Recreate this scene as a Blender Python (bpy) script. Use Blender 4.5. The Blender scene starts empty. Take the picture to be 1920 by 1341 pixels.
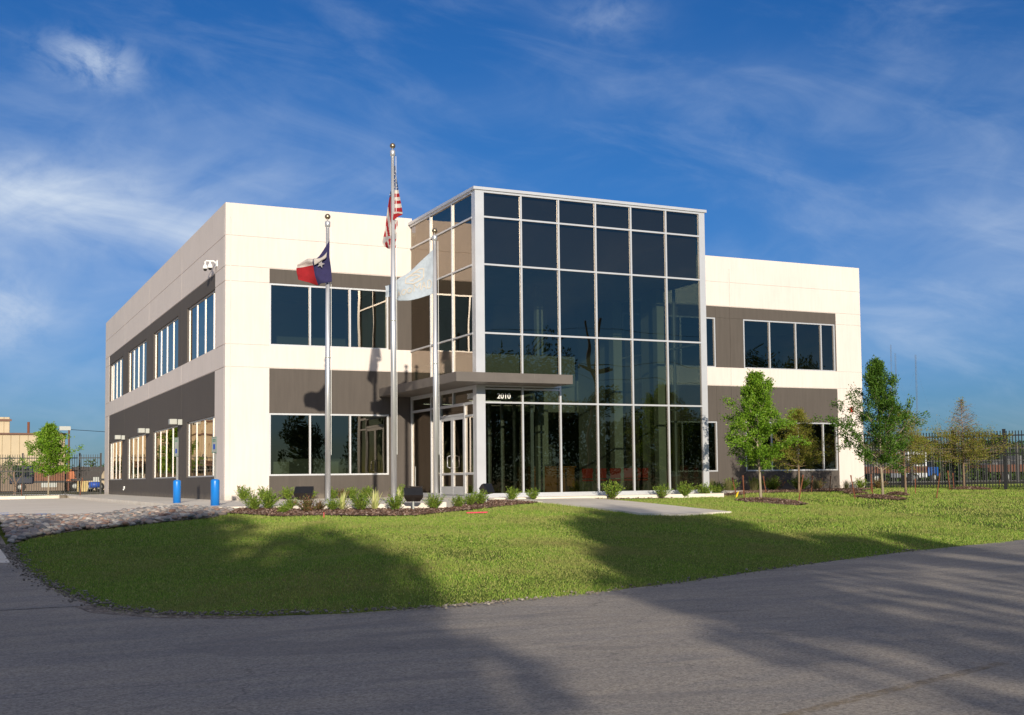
import bpy, bmesh, math, random
import numpy as np
from mathutils import Vector, Matrix
S = bpy.context.scene
COL = S.collection
R = math.radians

# ---------------- camera
cd = bpy.data.cameras.new('camera'); cam = bpy.data.objects.new('camera', cd); COL.objects.link(cam)
yaw, pit, rol = 0.4684, 0.0591, -0.0123
F = Vector((math.sin(yaw)*math.cos(pit), math.cos(yaw)*math.cos(pit), math.sin(pit)))
r0 = Vector((math.cos(yaw), -math.sin(yaw), 0)); u0 = r0.cross(F)
rr = r0*math.cos(rol)+u0*math.sin(rol); uu = -r0*math.sin(rol)+u0*math.cos(rol)
M = Matrix((rr, uu, -F)).transposed().to_4x4(); M.translation = (-8.217, -41.279, 0.6515)
cam.matrix_world = M
cd.sensor_width = 36; cd.lens = 2299.4/1920*36
cd.shift_x = (960-1061.4)/1920; cd.shift_y = (760.16-670.5)/1920
cd.clip_start = 0.1; cd.clip_end = 6000
S.camera = cam

# ---------------- render look
S.view_settings.view_transform = 'Standard'; S.view_settings.look = 'None'
S.view_settings.exposure = 0.08; S.view_settings.gamma = 1
S.render.engine = 'CYCLES'
S.cycles.use_denoising = True
S.cycles.max_bounces = 8; S.cycles.transparent_max_bounces = 16
S.cycles.sample_clamp_indirect = 6

# ---------------- sun
SUN_EL = 12.5; TX, TY = .2693, .9631
sl = bpy.data.lights.new('sun', 'SUN'); sl.energy = 4.85; sl.angle = R(0.5); sl.color = (1, .895, .735)
so = bpy.data.objects.new('sun', sl); COL.objects.link(so)
sd = Vector((TX*math.cos(R(SUN_EL)), TY*math.cos(R(SUN_EL)), -math.sin(R(SUN_EL))))
so.rotation_euler = sd.to_track_quat('-Z', 'Y').to_euler()

# ---------------- world: sky with clouds
W = bpy.data.worlds.new('World'); S.world = W; W.use_nodes = True
nt = W.node_tree; NN = nt.nodes; LL = nt.links
bg = NN['Background']
sky = NN.new('ShaderNodeTexSky'); sky.sky_type = 'NISHITA'; sky.sun_disc = False
sky.sun_elevation = R(SUN_EL); sky.sun_rotation = math.atan2(-TX, -TY)
sky.air_density = 1.0; sky.dust_density = 0.4; sky.ozone_density = 2.5
def mth(op, a, b=None, c=None, t=None):
    t = t or nt
    n = t.nodes.new('ShaderNodeMath'); n.operation = op
    for i, v in enumerate((a, b, c)):
        if v is None: continue
        if isinstance(v, (int, float)): n.inputs[i].default_value = v
        else: t.links.new(v, n.inputs[i])
    return n.outputs[0]
geo = NN.new('ShaderNodeTexCoord')
sep = NN.new('ShaderNodeSeparateXYZ'); LL.new(geo.outputs['Generated'], sep.inputs[0])
dx, dy, dz = sep.outputs
az = mth('ARCTAN2', dx, dy); el = mth('ARCSINE', dz)
def cnoise(sx, sy, rot, seed, detail=6, rough=.6, dist=.6):
    cm = NN.new('ShaderNodeCombineXYZ')
    a = mth('ADD', mth('MULTIPLY', az, math.cos(rot)), mth('MULTIPLY', el, math.sin(rot)))
    b = mth('ADD', mth('MULTIPLY', az, -math.sin(rot)), mth('MULTIPLY', el, math.cos(rot)))
    LL.new(mth('MULTIPLY', a, sx), cm.inputs[0]); LL.new(mth('MULTIPLY', b, sy), cm.inputs[1]); cm.inputs[2].default_value = seed
    n = NN.new('ShaderNodeTexNoise'); n.inputs['Scale'].default_value = 1; n.inputs['Detail'].default_value = detail
    n.inputs['Roughness'].default_value = rough; n.inputs['Distortion'].default_value = dist
    LL.new(cm.outputs[0], n.inputs['Vector']); return n.outputs[0]
def blob(u, v, su, sv, ang):
    a0 = yaw+math.atan((u-1061)/2299); e0 = math.atan((905-v)/2299*math.cos(a0-yaw))
    A = mth('SUBTRACT', az, a0); E = mth('SUBTRACT', el, e0); c, s = math.cos(ang), math.sin(ang)
    p = mth('ADD', mth('MULTIPLY', A, c*2299/su), mth('MULTIPLY', E, s*2299/su))
    q = mth('ADD', mth('MULTIPLY', A, -s*2299/sv), mth('MULTIPLY', E, c*2299/sv))
    return mth('EXPONENT', mth('MULTIPLY', mth('ADD', mth('MULTIPLY', p, p), mth('MULTIPLY', q, q)), -1))
n1 = cnoise(7, 22, -.25, 3.1); n2 = cnoise(9, 20, .30, 8.7, 6, .55, .7); n3 = cnoise(24, 34, -.1, 5.5, 7, .62, .4)
def sat(x, lo, hi):
    m = NN.new('ShaderNodeMapRange'); m.interpolation_type = 'SMOOTHSTEP'; LL.new(x, m.inputs[0])
    m.inputs[1].default_value = lo; m.inputs[2].default_value = hi; return m.outputs[0]
cl = mth('MULTIPLY', sat(n1, .40, .85), .16)
cl = mth('ADD', cl, mth('MULTIPLY', sat(n2, .5, .95), .05))
def add(amp, bl, tex, lo, hi):
    global cl
    cl = mth('ADD', cl, mth('MULTIPLY', mth('MULTIPLY', bl, sat(tex, lo, hi)), amp))
add(.58, blob(150, 385, 330, 52, -.17), n1, .05, .8)
add(.45, blob(40, 350, 420, 110, -.14), n2, .1, .8)
add(.35, blob(60, 320, 300, 40, -.1), n3, .2, .8)
add(.75, blob(165, 100, 80, 38, -.1), n3, .36, .72)
add(.6, blob(0, 580, 80, 65, 0), n3, .15, .7)
add(.30, blob(100, 620, 560, 260, 0), n2, .0, .9)
add(.20, blob(1850, 560, 420, 260, 0), n1, .0, .9)
add(.22, blob(1860, 190, 220, 70, .2), n2, .1, .9)
add(.30, blob(1850, 470, 280, 130, .35), n2, .0, .95)
add(.12, blob(1300, 170, 420, 60, .05), n2, .1, .9)
add(.18, blob(1430, 300, 150, 50, -.8), n3, .2, .9)
add(.22, blob(1750, 620, 300, 55, -.05), n1, .1, .9)
add(.30, blob(1150, 25, 90, 45, 0), n3, .2, .8)
add(.22, blob(560, 330, 320, 90, -.2), n2, .0, .9)
# unseen broken cloud added behind and above the viewer to brighten ambient fill
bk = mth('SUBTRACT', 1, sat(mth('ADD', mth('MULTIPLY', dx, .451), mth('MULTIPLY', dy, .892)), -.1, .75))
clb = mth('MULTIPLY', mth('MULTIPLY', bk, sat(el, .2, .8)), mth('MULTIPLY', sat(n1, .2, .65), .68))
clc = NN.new('ShaderNodeClamp'); LL.new(cl, clc.inputs[0])
hs = NN.new('ShaderNodeHueSaturation'); hs.inputs['Saturation'].default_value = 1.22; hs.inputs['Value'].default_value = 1
LL.new(sky.outputs[0], hs.inputs['Color'])
tint = NN.new('ShaderNodeMix'); tint.data_type = 'RGBA'; tint.blend_type = 'MULTIPLY'; tint.inputs[0].default_value = 1
LL.new(hs.outputs[0], tint.inputs[6])
tg = NN.new('ShaderNodeMix'); tg.data_type = 'RGBA'; LL.new(sat(el, -.05, .32), tg.inputs[0]); tg.inputs[6].default_value = (.18, .345, .74, 1); tg.inputs[7].default_value = (.22, .455, .75, 1)
LL.new(tg.outputs[2], tint.inputs[7])
mix = NN.new('ShaderNodeMix'); mix.data_type = 'RGBA'
LL.new(clc.outputs[0], mix.inputs[0]); LL.new(tint.outputs[2], mix.inputs[6]); mix.inputs[7].default_value = (4.6, 5.4, 6.6, 1)
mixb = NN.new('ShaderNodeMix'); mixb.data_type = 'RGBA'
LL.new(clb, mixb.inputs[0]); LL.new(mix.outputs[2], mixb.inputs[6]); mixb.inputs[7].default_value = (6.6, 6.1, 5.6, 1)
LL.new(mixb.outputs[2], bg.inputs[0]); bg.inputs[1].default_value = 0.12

# ---------------- materials
def new_mat(name):
    m = bpy.data.materials.new(name); m.use_nodes = True
    return m, m.node_tree, m.node_tree.nodes['Principled BSDF']
def N(t, typ, **kw):
    n = t.nodes.new(typ)
    for k, v in kw.items():
        if k in n.inputs: n.inputs[k].default_value = v
        else: setattr(n, k, v)
    return n
def ramp(t, fac, stops):
    r = t.nodes.new('ShaderNodeValToRGB'); e = r.color_ramp.elements
    while len(e) < len(stops): e.new(.5)
    for q, (p, c) in zip(e, stops): q.position = p; q.color = (*c, 1) if len(c) == 3 else c
    t.links.new(fac, r.inputs[0]); return r.outputs[0]
def tc(t, kind='Object', scale=(1, 1, 1)):
    c = t.nodes.new('ShaderNodeTexCoord'); m = t.nodes.new('ShaderNodeMapping'); m.inputs['Scale'].default_value = scale
    t.links.new(c.outputs[kind], m.inputs[0]); return m.outputs[0]
def noise(t, vec, scale, detail=4, rough=.6, dist=0):
    n = N(t, 'ShaderNodeTexNoise', Scale=scale, Detail=detail, Roughness=rough, Distortion=dist)
    t.links.new(vec, n.inputs['Vector']); return n.outputs[0]
def mixc(t, f, a, b, mode='MIX'):
    m = t.nodes.new('ShaderNodeMix'); m.data_type = 'RGBA'; m.blend_type = mode
    for i, v in ((0, f), (6, a), (7, b)):
        if hasattr(v, 'links'): t.links.new(v, m.inputs[i])
        elif i == 0: m.inputs[i].default_value = v
        else: m.inputs[i].default_value = (*v, 1)
    return m.outputs[2]
def bump(t, b, hgt, strength=.3, dist=.02):
    n = N(t, 'ShaderNodeBump', Strength=strength, Distance=dist); t.links.new(hgt, n.inputs['Height']); t.links.new(n.outputs[0], b.inputs['Normal'])
def simple(name, col, rough=.6, metal=0, var=.12, vscale=3, bmp=0, bscale=40, coord='Object', stretch=(1, 1, 1)):
    m, t, b = new_mat(name)
    v = tc(t, coord, stretch)
    n = noise(t, v, vscale, 5)
    lo = tuple(c*(1-var) for c in col); hi = tuple(min(1, c*(1+var)) for c in col)
    t.links.new(ramp(t, n, [(.3, lo), (.7, hi)]), b.inputs['Base Color'])
    b.inputs['Roughness'].default_value = rough; b.inputs['Metallic'].default_value = metal
    if bmp: bump(t, b, noise(t, v, bscale, 3), bmp, .01)
    return m
def painted_wall(name, col, streak):
    m, t, b = new_mat(name); sp = t.nodes.new('ShaderNodeSeparateXYZ'); gt = t.nodes.new('ShaderNodeTexCoord'); t.links.new(gt.outputs['Object'], sp.inputs[0])
    v = tc(t); vs = tc(t, 'Object', (3, 3, .25))
    a = noise(t, v, .6, 4); s = noise(t, vs, 3.0, 5); f = noise(t, v, 45, 3)
    c1 = ramp(t, a, [(.3, tuple(c*.94 for c in col)), (.7, col)])
    c2 = mixc(t, 1.0, c1, ramp(t, s, [(.35, (1-streak,)*3), (.65, (1, 1, 1))]), 'MULTIPLY')
    # splash dirt along the foot of the wall and faint run marks under the joints
    g_ = noise(t, tc(t, 'Object', (1, 1, 1)), 4, 5); dz_ = mth('SUBTRACT', mth('MULTIPLY', g_, .55, t=t), sp.outputs[2], t=t)
    c2 = mixc(t, ramp(t, dz_, [(.0, (0, 0, 0)), (.35, (.55,)*3)]), c2, (.30, .25, .19))
    rn = noise(t, tc(t, 'Object', (9, 9, .12)), 2.0, 4, .7); c2 = mixc(t, ramp(t, rn, [(.62, (0, 0, 0)), (.8, (.22,)*3)]), c2, tuple(c*.72 for c in col))
    t.links.new(c2, b.inputs['Base Color']); b.inputs['Roughness'].default_value = .85
    bump(t, b, f, .12, .01); return m
M_white = painted_wall('cream_paint', (.745, .665, .615), .07)
M_dark = painted_wall('dark_paint', (.098, .083, .072), .12)
M_alu = simple('aluminium', (.60, .61, .63), .38, .35, .05, 2)
M_steel = simple('brushed_steel', (.66, .66, .67), .34, .6, .10, 2.5, stretch=(4, 4, .6))
M_canopy = simple('canopy_metal', (.135, .118, .105), .5, .1, .08, 2)
M_black = simple('black_paint', (.012, .012, .013), .4, 0, .2, 5)
M_blue = simple('blue_plastic', (.008, .19, .62), .35, 0, .06, 3)
M_int = simple('interior_paint', (.55, .56, .48), .8, 0, .04, 2)
M_office = simple('office_wall_paint', (.20, .21, .19), .8, 0, .04, 2)
M_ceil = simple('ceiling_tile', (.42, .42, .38), .9, 0, .05, 3)
M_floor = simple('interior_floor', (.15, .12, .10), .4, 0, .2, 3)
M_roof = simple('roof_membrane', (.5, .5, .48), .8)
M_wood = simple('desk_wood', (.42, .17, .045), .4, 0, .25, 3, stretch=(1, 1, 8))
M_red = simple('red_fabric', (.50, .035, .015), .7, 0, .15, 8)
M_spandrel = simple('spandrel_grey', (.15, .09, .085), .8, 0, .05, 2)
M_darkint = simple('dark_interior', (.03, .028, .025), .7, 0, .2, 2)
def concrete(name, col, joints=False):
    m, t, b = new_mat(name)
    v = tc(t); a = noise(t, v, .5, 6, .65); f = noise(t, v, 70, 4); st = noise(t, tc(t, 'Object', (.5, 2.5, 1)), .9, 6, .7, .5)
    c = ramp(t, a, [(.25, tuple(x*.86 for x in col)), (.75, col)])
    c = mixc(t, 1, c, ramp(t, st, [(.4, (.93, .90, .87)), (.6, (1, 1, 1))]), 'MULTIPLY')
    c = mixc(t, 1, c, ramp(t, f, [(.2, (.86, .86, .86)), (.6, (1, 1, 1))]), 'MULTIPLY')
    t.links.new(c, b.inputs['Base Color']); b.inputs['Roughness'].default_value = .9; bump(t, b, f, .25, .01)
    return m
M_conc = concrete('concrete', (.86, .80, .70))
M_conc2 = concrete('parking_concrete', (.93, .85, .73))
def glass(name, tr, ior, wav=.02, gl=(1, .86, .72)):
    m = bpy.data.materials.new(name); m.use_nodes = True; t = m.node_tree
    t.nodes.clear(); o = t.nodes.new('ShaderNodeOutputMaterial')
    T = N(t, 'ShaderNodeBsdfTransparent'); T.inputs[0].default_value = (*tr, 1)
    G = N(t, 'ShaderNodeBsdfGlossy', Roughness=0.0); G.inputs[0].default_value = (*gl, 1)
    gm = t.nodes.new('ShaderNodeNewGeometry'); dt = t.nodes.new('ShaderNodeVectorMath'); dt.operation = 'DOT_PRODUCT'
    t.links.new(gm.outputs['Normal'], dt.inputs[0]); t.links.new(gm.outputs['Incoming'], dt.inputs[1])
    r0_ = ior; pw = mth('POWER', mth('SUBTRACT', 1, mth('ABSOLUTE', dt.outputs['Value'], t=t), t=t), 4.0, t=t)
    fr = mth('ADD', mth('MULTIPLY', pw, .96-r0_, t=t), r0_, t=t); mx = t.nodes.new('ShaderNodeMixShader')
    v = tc(t, 'Object'); n = noise(t, v, .55, 1, .4)
    bp = N(t, 'ShaderNodeBump', Strength=wav, Distance=.5); t.links.new(n, bp.inputs['Height'])
    t.links.new(bp.outputs[0], G.inputs['Normal'])
    t.links.new(fr, mx.inputs[0]); t.links.new(T.outputs[0], mx.inputs[1]); t.links.new(G.outputs[0], mx.inputs[2])
    t.links.new(mx.outputs[0], o.inputs[0]); return m
M_glass = glass('tinted_glass', (.25, .29, .24), .14)
def emis(name, col, s):
    m, t, b = new_mat(name); b.inputs['Base Color'].default_value = (*col, 1)
    b.inputs['Emission Color'].default_value = (*col, 1); b.inputs['Emission Strength'].default_value = s; return m
M_lamp = emis('ceiling_lamp_light', (1, .93, .75), 2.2)

# ---------------- mesh helpers
class MB:
    def __init__(s): s.v = []; s.f = []; s.m = []; s.uv = {}
    def face(s, pts, mi=0):
        i = len(s.v); s.v += [tuple(p) for p in pts]; s.f.append(tuple(range(i, i+len(pts)))); s.m.append(mi)
    def box(s, a, b, mi=0, mat=None):
        x0, y0, z0 = a; x1, y1, z1 = b
        P = [(x0,y0,z0),(x1,y0,z0),(x1,y1,z0),(x0,y1,z0),(x0,y0,z1),(x1,y0,z1),(x1,y1,z1),(x0,y1,z1)]
        if mat is not None: P = [tuple(mat @ Vector(p)) for p in P]
        i = len(s.v); s.v += P
        for q in ((0,3,2,1),(4,5,6,7),(0,1,5,4),(1,2,6,5),(2,3,7,6),(3,0,4,7)):
            s.f.append(tuple(i+k for k in q)); s.m.append(mi)
    def ring(s, c, ax, r, n, e=None):
        ax = Vector(ax).normalized(); a = ax.orthogonal().normalized() if e is None else e
        b = ax.cross(a)
        return [tuple(Vector(c)+(a*math.cos(2*math.pi*k/n)+b*math.sin(2*math.pi*k/n))*r) for k in range(n)]
    def tube(s, pts, rad, n=8, mi=0, cap=True):
        pts = [Vector(p) for p in pts]; i0 = len(s.v); e = None
        for k, p in enumerate(pts):
            d = (pts[min(k+1, len(pts)-1)]-pts[max(k-1, 0)]).normalized()
            if e is None: e = d.orthogonal().normalized()
            else: e = (e-d*e.dot(d)).normalized()
            s.v += s.ring(p, d, rad[k] if hasattr(rad, '__len__') else rad, n, e)
        for k in range(len(pts)-1):
            for j in range(n):
                a = i0+k*n+j; b = i0+k*n+(j+1) % n
                s.f.append((a, b, b+n, a+n)); s.m.append(mi)
        if cap:
            s.f.append(tuple(i0+j for j in range(n))[::-1]); s.m.append(mi)
            s.f.append(tuple(i0+(len(pts)-1)*n+j for j in range(n))); s.m.append(mi)
    def lathe(s, c, prof, n=20, mi=0):
        i0 = len(s.v)
        for r, z in prof: s.v += [(c[0]+r*math.cos(2*math.pi*k/n), c[1]+r*math.sin(2*math.pi*k/n), c[2]+z) for k in range(n)]
        for k in range(len(prof)-1):
            for j in range(n):
                a = i0+k*n+j; b = i0+k*n+(j+1) % n; s.f.append((a, b, b+n, a+n)); s.m.append(mi)
    def build(s, name, mats, parent=None, smooth=False):
        me = bpy.data.meshes.new(name); me.from_pydata(s.v, [], s.f)
        if not isinstance(mats, (list, tuple)): mats = [mats]
        for m in mats: me.materials.append(m)
        if len(mats) > 1: me.polygons.foreach_set('material_index', s.m)
        if smooth: me.polygons.foreach_set('use_smooth', [True]*len(s.f))
        me.update()
        o = bpy.data.objects.new(name, me); COL.objects.link(o)
        if parent is not None:
            o.parent = parent; o.matrix_parent_inverse = Matrix.Translation(-Vector(parent.location))
        return o
def tag(o, label=None, cat=None, group=None, kind=None):
    for k, v in (('label', label), ('category', cat), ('group', group), ('kind', kind)):
        if v: o[k] = v
    return o
def empty(name, loc, label, cat, group=None):
    o = bpy.data.objects.new(name, None); COL.objects.link(o); o.location = loc
    return tag(o, label, cat, group)
def bevel(o, w=.01, seg=2):
    m = o.modifiers.new('edge', 'BEVEL'); m.width = w; m.segments = seg; m.limit_method = 'ANGLE'; return o
def copy_tree(o, parent=None):
    c = o.copy(); COL.objects.link(c)
    if parent is not None: c.parent = parent
    for ch in list(o.children): copy_tree(ch, c)
    return c
def np_mesh(name, V, Fs, mats, parent=None, smooth=False, midx=None, uv=None):
    """V (n,3), Fs (m,k) all faces k-gons"""
    me = bpy.data.meshes.new(name); V = np.asarray(V, np.float32); Fs = np.asarray(Fs, np.int32); k = Fs.shape[1]
    me.vertices.add(len(V)); me.vertices.foreach_set('co', V.ravel())
    me.loops.add(Fs.size); me.loops.foreach_set('vertex_index', Fs.ravel())
    me.polygons.add(len(Fs)); me.polygons.foreach_set('loop_start', np.arange(0, Fs.size, k, dtype=np.int32))
    if not isinstance(mats, (list, tuple)): mats = [mats]
    for m in mats: me.materials.append(m)
    if midx is not None: me.polygons.foreach_set('material_index', np.asarray(midx, np.int32))
    me.update(calc_edges=True)
    if smooth: me.polygons.foreach_set('use_smooth', np.ones(len(Fs), bool))
    if uv is not None:
        l = me.uv_layers.new(name='UVMap'); l.data.foreach_set('uv', np.asarray(uv, np.float32)[Fs.ravel()].ravel())
    o = bpy.data.objects.new(name, me); COL.objects.link(o)
    if parent is not None:
        o.parent = parent; o.matrix_parent_inverse = Matrix.Translation(-Vector(parent.location))
    return o

# ---------------- terrain height
def sm(a,b,x):
    t=np.clip((x-a)/(b-a),0,1); return t*t*(3-2*t)
EDGE=[(-7.4,-8.0),(-7.34,-12.0),(-7.24,-16.0),(-7.04,-19.2),(-6.80,-22.2),(-6.43,-24.9),(-5.9,-26.0),(-5.39,-26.5),(-4.83,-26.76),(-3.95,-27.0),(-2.54,-26.87),(-.51,-26.45),(1.91,-25.5),(5.22,-23.85),(9.42,-22.0),(14.2,-20.4),(30.,-15.8),(75.,-3.),(300.,60.)]
def zr(x,y): return -.95+.8*sm(-24,-9,y)*sm(-1,-7,x)
def pd(x,y,E):
    best=np.full(x.shape,1e9)
    for (ax,ay),(bx,by) in zip(E[:-1],E[1:]):
        vx,vy=bx-ax,by-ay; t=np.clip(((x-ax)*vx+(y-ay)*vy)/(vx*vx+vy*vy),0,1)
        best=np.minimum(best,np.hypot(x-ax-t*vx,y-ay-t*vy))
    return best
def h(x,y):
    x=np.asarray(x,float);y=np.asarray(y,float)
    yb=np.interp(x,[p[0] for p in EDGE[4:]],[p[1] for p in EDGE[4:]])
    lx=np.interp(y,[p[1] for p in EDGE[5::-1]],[p[0] for p in EDGE[5::-1]])
    db=np.where((y<yb)|(x<-6.75),0,np.minimum(pd(x,y,EDGE[4:]),17.))
    db=np.where(x<-6.75,np.clip(y+22.2,0,17),db)
    dl=np.where(x<lx,0,pd(x,y,EDGE[:6]))
    m=-.95*(1-db/17)**1.7
    w=sm(0,4,dl)
    r=zr(x,y)*(1-w)+m*w
    r=np.where(y<yb,-.95,r)
    cap=(x<-.2)&(y>-7.5)
    return np.where(cap,np.minimum(r,-.14),r)

# ---------------- ground
def axis(lo, hi, f0, f1, st):
    a = list(np.arange(f0, f1+1e-6, st)); s = st
    x = f1
    while x < hi: s *= 1.45; x += s; a.append(min(x, hi))
    x = f0; s = st
    while x > lo: s *= 1.45; x -= s; a.insert(0, max(x, lo))
    return np.array(a)
def sheet(name, xs, ys, zf, mat):
    X, Y = np.meshgrid(xs, ys); Z = zf(X, Y)
    n, m = X.shape; I = np.arange(n*m).reshape(n, m)
    Fc = np.stack([I[:-1, :-1], I[:-1, 1:], I[1:, 1:], I[1:, :-1]], -1).reshape(-1, 4)
    return np_mesh(name, np.stack([X, Y, Z], -1).reshape(-1, 3), Fc, mat, smooth=True)
def grass_mat(name, a, b, c):
    m, t, bs = new_mat(name); v = tc(t)
    n1 = noise(t, v, .35, 4, .6, .3); n2 = noise(t, v, 6, 5, .7); n3 = noise(t, v, 60, 3, .7)
    c1 = ramp(t, n1, [(.3, a), (.55, b), (.75, c)])
    c2 = mixc(t, 1, c1, ramp(t, n2, [(.3, (.75, .75, .7)), (.7, (1.2, 1.15, 1.0))]), 'MULTIPLY')
    c3 = mixc(t, 1, c2, ramp(t, n3, [(.3, (.6, .6, .6)), (.7, (1.25, 1.25, 1.2))]), 'MULTIPLY')
    t.links.new(c3, bs.inputs['Base Color']); bs.inputs['Roughness'].default_value = 1; bs.inputs['Specular IOR Level'].default_value = .1
    bump(t, bs, n3, .6, .04); return m
M_lawn = grass_mat('lawn_soil', (.10, .155, .03), (.145, .20, .04), (.24, .22, .08))
M_dirt = grass_mat('field', (.10, .11, .04), (.15, .14, .07), (.20, .17, .10))
tag(sheet('ground', axis(-2500, 2500, -12, 60, 3.0), axis(-2500, 2500, -36, 45, 3.0),
      lambda x, y: h(x, y)-.16-.25*(y < -20)*(np.abs(x) < 5000), M_dirt), kind='structure')
tag(sheet('lawn', np.arange(-8.0, 62, .5), np.arange(-31, 12, .5), lambda x, y: np.where(y < np.interp(x, [p[0] for p in EDGE[4:]], [p[1] for p in EDGE[4:]])-1.6, -1.1, h(x, y)-.004), M_lawn), kind='structure')

def drape(name, poly, off, mat, step=.5, zf=None, thick=0, kind='structure'):
    bm = bmesh.new(); vs = [bm.verts.new((x, y, 0)) for x, y in poly]; bm.faces.new(vs)
    xs = [p[0] for p in poly]; ys = [p[1] for p in poly]
    if step:
        for ax, lo, hi in ((0, min(xs), max(xs)), (1, min(ys), max(ys))):
            q = math.ceil(lo/step)*step+1e-4
            while q < hi:
                no = (1, 0, 0) if ax == 0 else (0, 1, 0); co = (q, 0, 0) if ax == 0 else (0, q, 0)
                bmesh.ops.bisect_plane(bm, geom=bm.verts[:]+bm.edges[:]+bm.faces[:], plane_co=co, plane_no=no); q += step
    bmesh.ops.recalc_face_normals(bm, faces=bm.faces)
    for f in bm.faces:
        if f.normal.z < 0: f.normal_flip()
    if thick:
        r = bmesh.ops.extrude_face_region(bm, geom=bm.faces[:])
        up = {g for g in r['geom'] if isinstance(g, bmesh.types.BMVert)}
    for v in bm.verts:
        z = zf(v.co.x, v.co.y) if zf else float(h(v.co.x, v.co.y))
        v.co.z = z+off-(thick if (thick and v not in up) else 0)
    me = bpy.data.meshes.new(name); bm.to_mesh(me); bm.free(); me.materials.append(mat)
    o = bpy.data.objects.new(name, me); COL.objects.link(o)
    return tag(o, kind=kind) if kind else o

# asphalt
m, t, b = new_mat('asphalt'); v = tc(t)
big = noise(t, v, .22, 5, .6, .4); wear = noise(t, tc(t, 'Object', (1, 3.5, 1)), .55, 6, .65, .8); fine = noise(t, v, 38, 4, .75); sp = N(t, 'ShaderNodeTexVoronoi', Scale=60.0); t.links.new(v, sp.inputs['Vector'])
sp2 = N(t, 'ShaderNodeTexVoronoi', Scale=30.0); t.links.new(v, sp2.inputs['Vector'])
c = ramp(t, big, [(.3, (.30, .275, .245)), (.7, (.39, .352, .31))])
c = mixc(t, 1, c, ramp(t, wear, [(.35, (.82, .84, .88)), (.6, (1.08, 1.05, 1.0))]), 'MULTIPLY')
c = mixc(t, 1, c, ramp(t, fine, [(.3, (.45, .45, .46)), (.7, (1.5, 1.48, 1.44))]), 'MULTIPLY')
c = mixc(t, ramp(t, sp.outputs['Color'], [(.70, (0, 0, 0)), (.95, (.55,)*3)]), c, (.46, .42, .37)); c = mixc(t, ramp(t, sp.outputs['Color'], [(.05, (.5,)*3), (.3, (0, 0, 0))]), c, (.10, .095, .09))
pt = noise(t, tc(t, 'Object', (.35, 1.1, 1)), .5, 2, .4, 1.2); c = mixc(t, ramp(t, pt, [(.60, (0, 0, 0)), (.615, (.30,)*3)]), c, (.17, .16, .155))
stn = noise(t, v, 1.7, 3, .5, .6); c = mixc(t, ramp(t, stn, [(.66, (0, 0, 0)), (.74, (.35,)*3)]), c, (.11, .105, .10))
rnd = mth('GREATER_THAN', sp2.outputs['Color'], .93, t=t)
c = mixc(t, mth('MULTIPLY', rnd, mth('LESS_THAN', sp2.outputs['Distance'], .16, t=t), t=t), c, (.50, .48, .44))
# thin cracks and a faint worn yellow line
crk = N(t, 'ShaderNodeTexVoronoi', Scale=.33, feature='DISTANCE_TO_EDGE'); 
wv = t.nodes.new('ShaderNodeVectorMath'); wv.operation = 'ADD'; nz = N(t, 'ShaderNodeTexNoise', Scale=1.3, Detail=6.0); t.links.new(v, nz.inputs['Vector'])
sc = t.nodes.new('ShaderNodeVectorMath'); sc.operation = 'SCALE'; t.links.new(nz.outputs['Color'], sc.inputs[0]); sc.inputs['Scale'].default_value = .9
t.links.new(v, wv.inputs[0]); t.links.new(sc.outputs[0], wv.inputs[1]); t.links.new(wv.outputs[0], crk.inputs['Vector'])
msk = mth('MULTIPLY', mth('MULTIPLY', mth('LESS_THAN', crk.outputs['Distance'], .0035, t=t), .3, t=t), mth('GREATER_THAN', big, .53, t=t), t=t)
c = mixc(t, msk, c, (.05, .048, .046))
t.links.new(c, b.inputs['Base Color']); b.inputs['Roughness'].default_value = .88
bump(t, b, fine, .9, .02); M_asph = m
road_edge = EDGE[4:]
def off_edge(p, d): return p
back = [(300, 30), (75, -26), (30, -38), (0, -47), (-20, -50), (-60, -52), (-60, -24), (-14, -21)]
front = [(-7.1, -21)]+[(x, y+.12) for x, y in EDGE[4:]]
drape('road', front+back, 0, M_asph, 0, zf=lambda x, y: -.935)
drape('driveway', [(-7.2, -8.9), (-7.28, -12), (-7.18, -16), (-7.0, -19.2), (-6.77, -22.2), (-6.5, -24.1), (-30, -24.1), (-30, -8.9)], 0, M_asph, .5, zf=lambda x, y: float(-.93+.8*sm(-24, -9, y)))
# paint line, worn
m, t, b = new_mat('worn_yellow_paint'); v = tc(t); n = noise(t, v, 9, 6, .75)
tr = N(t, 'ShaderNodeBsdfTransparent'); mx = t.nodes.new('ShaderNodeMixShader'); out = t.nodes['Material Output']
t.links.new(ramp(t, n, [(.38, (0, 0, 0)), (.66, (.5, .5, .5))]), mx.inputs[0]); t.links.new(tr.outputs[0], mx.inputs[1]); t.links.new(b.outputs[0], mx.inputs[2]); t.links.new(mx.outputs[0], out.inputs[0])
b.inputs['Base Color'].default_value = (.32, .22, .09, 1); b.inputs['Roughness'].default_value = .9
M_yel = m
tag(drape('road_marking', [(-4.6, -35.1), (-.3, -33.75), (-.34, -33.64), (-4.64, -34.99)], 0, M_yel, 0, zf=lambda x, y: -.929), kind='structure')

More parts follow.
